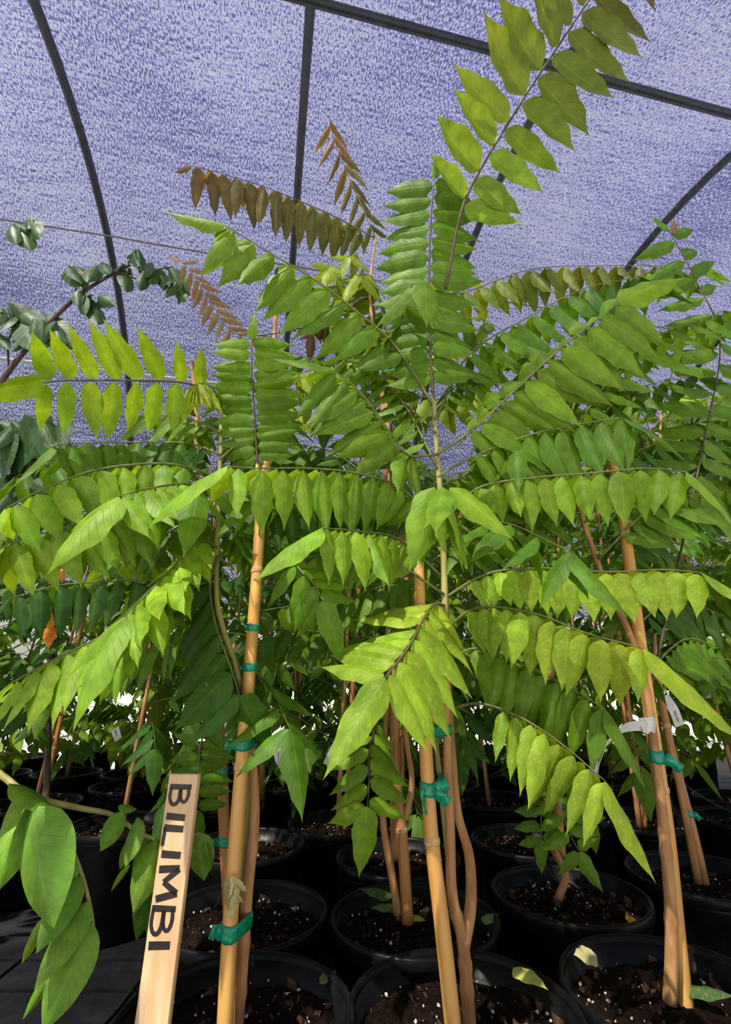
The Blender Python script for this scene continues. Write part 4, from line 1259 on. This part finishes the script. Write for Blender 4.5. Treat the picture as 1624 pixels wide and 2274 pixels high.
for ri, lst in byrow.items():
    lst.sort()
    for k, (x, y) in enumerate(lst):
        i += 1
        where = '%s back row, %s from the left' % (ORD[ri], ORD[k])
        pot(x, y, 'black nursery pot in the ' + where, 'black nursery pots of the back rows')
        if y < 1.75:
            near += 1
            sapling(x, y, random.uniform(.85, 1.2) + (.2 if x > .4 else 0), 'leafy sapling in the ' + where, 100 + i, nf=15, detail='low', L=.085, col=random.choice([GREEN, DEEP, DEEP]), group='saplings of the back rows',  # mostly dark mature leaf green, weighted so the colour deepens the shade behind
                    stake=(.02, .01, random.uniform(.6, .95)) if random.random() < .6 else None, stake_label='bamboo stake in the pot of the ' + where, zlow=.16, n=8)
        elif y < 2.75 or random.random() < .4:
            far += 1
            hh = random.uniform(.9, 1.25) + (.35 if x > .5 else 0)
            sapling(x, y, hh, 'distant leafy sapling in the ' + where, 300 + i, nf=19, detail=False, L=.10, group='saplings of the back rows',
                    stake=(.02, .01, random.uniform(.6, 1.0)) if random.random() < .3 else None, stake_label='bamboo stake in the pot of the ' + where, zlow=.06, spread=.42, col=random.choice([GREEN, DEEP, DEEP, YGREEN, BLUEG]))  # dark greens weighted likewise: part of the far rows' shade is in the colour

# ------------------------------------------------------------------ small things
def fallen(px, py, z, ln, a, w, c, label, kind='mot'):
    p = on_z(px, py, z)
    d = Vector((math.cos(a), math.sin(a), .25))
    e = empty('fallen_leaf', p)
    leaf_part(e, p, p + d * ln, UP + CZ * .5, w, c, kind, 'leaf_blade')
    tag(e, label, 'leaf')
zs = SOILZ + .022
fallen(1140, 2150, zs + .008, .055, R(-62), 1.3, (.80, .78, .22), 'pale yellow fallen leaf lying in the middle front pot')
fallen(1325, 2122, zs + .006, .034, R(195), 2.4, (.85, .80, .40), 'cream torn fallen leaf in the bottom right pot')
fallen(1415, 2058, PH - .012, .04, R(85), 1.3, (.85, .55, .02), 'golden yellow fallen leaf inside the pot of the crooked trunk')
fallen(910, 2035, zs, .03, R(-40), 1.4, (.55, .52, .04), 'yellow fallen leaf at the foot of the second row stake')
fallen(870, 1990, zs + .01, .06, R(175), 1.1, (.10, .16, .05), 'grey-green wilted leaf lying left of the second row stake')
fallen(880, 2015, zs + .01, .045, R(205), 1.1, (.12, .18, .06), 'grey-green wilted leaflet beneath the wilted one in the second row pot')
fallen(1070, 2045, zs, .03, R(10), 1.5, (.16, .25, .08), 'pale green wilted leaf right of the forked trunk')
fallen(1510, 2190, zs, .06, R(-50), .9, (.10, .20, .06), 'green withered leaf right of the bamboo in the bottom right pot')
fallen(720, 2185, zs, .022, R(100), 1.6, (.20, .26, .08), 'small green fallen leaf in the bottom left pot')
fallen(415, 2135, .02, .05, R(40), 1.2, (.30, .38, .14), 'small pale green leaf on the dark ground beside the sign')

# bench panel in the gap at lower left, with its cross bars and two cables
bench = empty('bench_panel', (-.62, 1.28, 0))
def box(name, x0, x1, y0, y1, z0, z1, mat, parent):
    c = Vector(((x0 + x1) / 2, (y0 + y1) / 2, z0))
    V = [Vector((x, y, z)) - c for z in (z0, z1) for (x, y) in ((x0, y0), (x1, y0), (x1, y1), (x0, y1))]
    return link(name, mesh(name, V, [(3, 2, 1, 0), (4, 5, 6, 7), (0, 1, 5, 4), (1, 2, 6, 5), (2, 3, 7, 6), (3, 0, 4, 7)], mat, smooth=False), parent, c)
for k in range(6):
    box('slat', -1.2, -.36, .80 + k * .115, .80 + k * .115 + .102, 0.0, .016, M['bench'], bench)
box('cross_bar', -.80, -.785, .78, 1.5, .017, .022, M['bench'], bench)
tag(bench, 'dark grey slatted bench panel showing in the gap at the lower left', 'bench')
for (dx, lab) in ((0, 'black cable lying on the bench panel, nearer the sign'), (-.05, 'second black cable on the bench panel, further from the sign')):
    P = [Vector((-.42 + dx, .78, .02)), Vector((-.45 + dx, 1.0, .02)), Vector((-.43 + dx, 1.2, .02)), Vector((-.44 + dx, 1.48, .02))]
    tag(tube_obj('cable', catmull(P, 6), .0032, M['drip'], sides=6), lab, 'cable')

# thin drip tubes over the back pots
for k, (pts, lab) in enumerate([([(1385, 1705), (1480, 1720), (1560, 1770), (1624, 1805)], 'thin drip tube curving over the pots at the right edge'),
                                ([(1290, 1770), (1380, 1745), (1460, 1760)], 'thin drip tube arched behind the right stake'),
                                ([(560, 1745), (640, 1725), (735, 1705)], 'thin drip tube between the back pots left of the middle')]):
    P = [on_z(a, b, PH + .012) for a, b in pts]
    tag(tube_obj('drip_tube', catmull(P, 6), .0028, M['drip'], sides=6), lab, 'tube')

# white tags further back
def small_tag(p0, p1, Y, w, label, text=None, bend=(0, 0), ts=.006, wdir=None, text_at=.45):
    mid = ((p0[0] + p1[0]) / 2 + bend[0], (p0[1] + p1[1]) / 2 + bend[1])
    strip_tag([at(*p0, Y), at(*mid, Y - .01), at(*p1, Y)], wdir or (CX * (p1[1] - p0[1]) + CY * (p1[0] - p0[0])), w, label, text, text_at=text_at, text_size=ts)
small_tag((618, 1650), (640, 1712), 1.35, .024, 'curved white tag printed Carrie Mango left of the middle', 'Carrie Mango', (-8, 4), .0072, text_at=.30)
small_tag((772, 1612), (728, 1700), 1.3, .026, 'plain slanting white tag near the middle beside the small frond')
small_tag((1475, 1545), (1510, 1612), 1.2, .022, 'long white tag printed Bilimbi behind the right stake', 'Bilimbi', (4, -2), .009, text_at=.5)
small_tag((1128, 1632), (1142, 1662), 1.25, .02, 'small slanted white tag with fine print right of the middle trunk', 'Bilimbi', (0, 0), .007, text_at=.2)
small_tag((255, 1618), (264, 1645), 1.6, .024, 'tiny bright white tag among the left leaves', 'Bilimbi', (0, 0), .008, text_at=.2)
small_tag((1225, 1600), (1250, 1620), 1.3, .03, 'white tag half hidden behind the brown stake of the crooked trunk')
small_tag((475, 1598), (520, 1638), 1.05, .034, 'white tag between the two left stakes printed Bilimbi', 'Bilimbi', (0, 0), .012, text_at=.55)
small_tag((1560, 1490), (1578, 1550), 1.7, .03, 'bright white tag at the right among distant stakes')
# bright orange leaves at far left
pO = empty('orange_leaf_stake', Vector((at(110, 1500, 1.5).x, 1.5, 0)))
trunk_part(pO, [(100, 1900, 1.5), (112, 1500, 1.5), (128, 1280, 1.5)], .009, .007, mat='bark_dark', name='trunk')
for (a, b) in (((118, 1360), (108, 1400)), ((112, 1390), (104, 1440)), ((128, 1265), (140, 1290)), ((122, 1400), (100, 1420))):
    o = leaf_part(pO, at(*a, 1.46), at(*b, 1.44), CZ + CX * .4, 1.6, (.80, .30, .03), 'mot')
tag(pO, 'thin dark trunk with orange and yellow dying leaves at the left', 'sapling')
print('leaflets', NLEAF[0], 'near', near, 'far', far, 'pots', len(POTS))
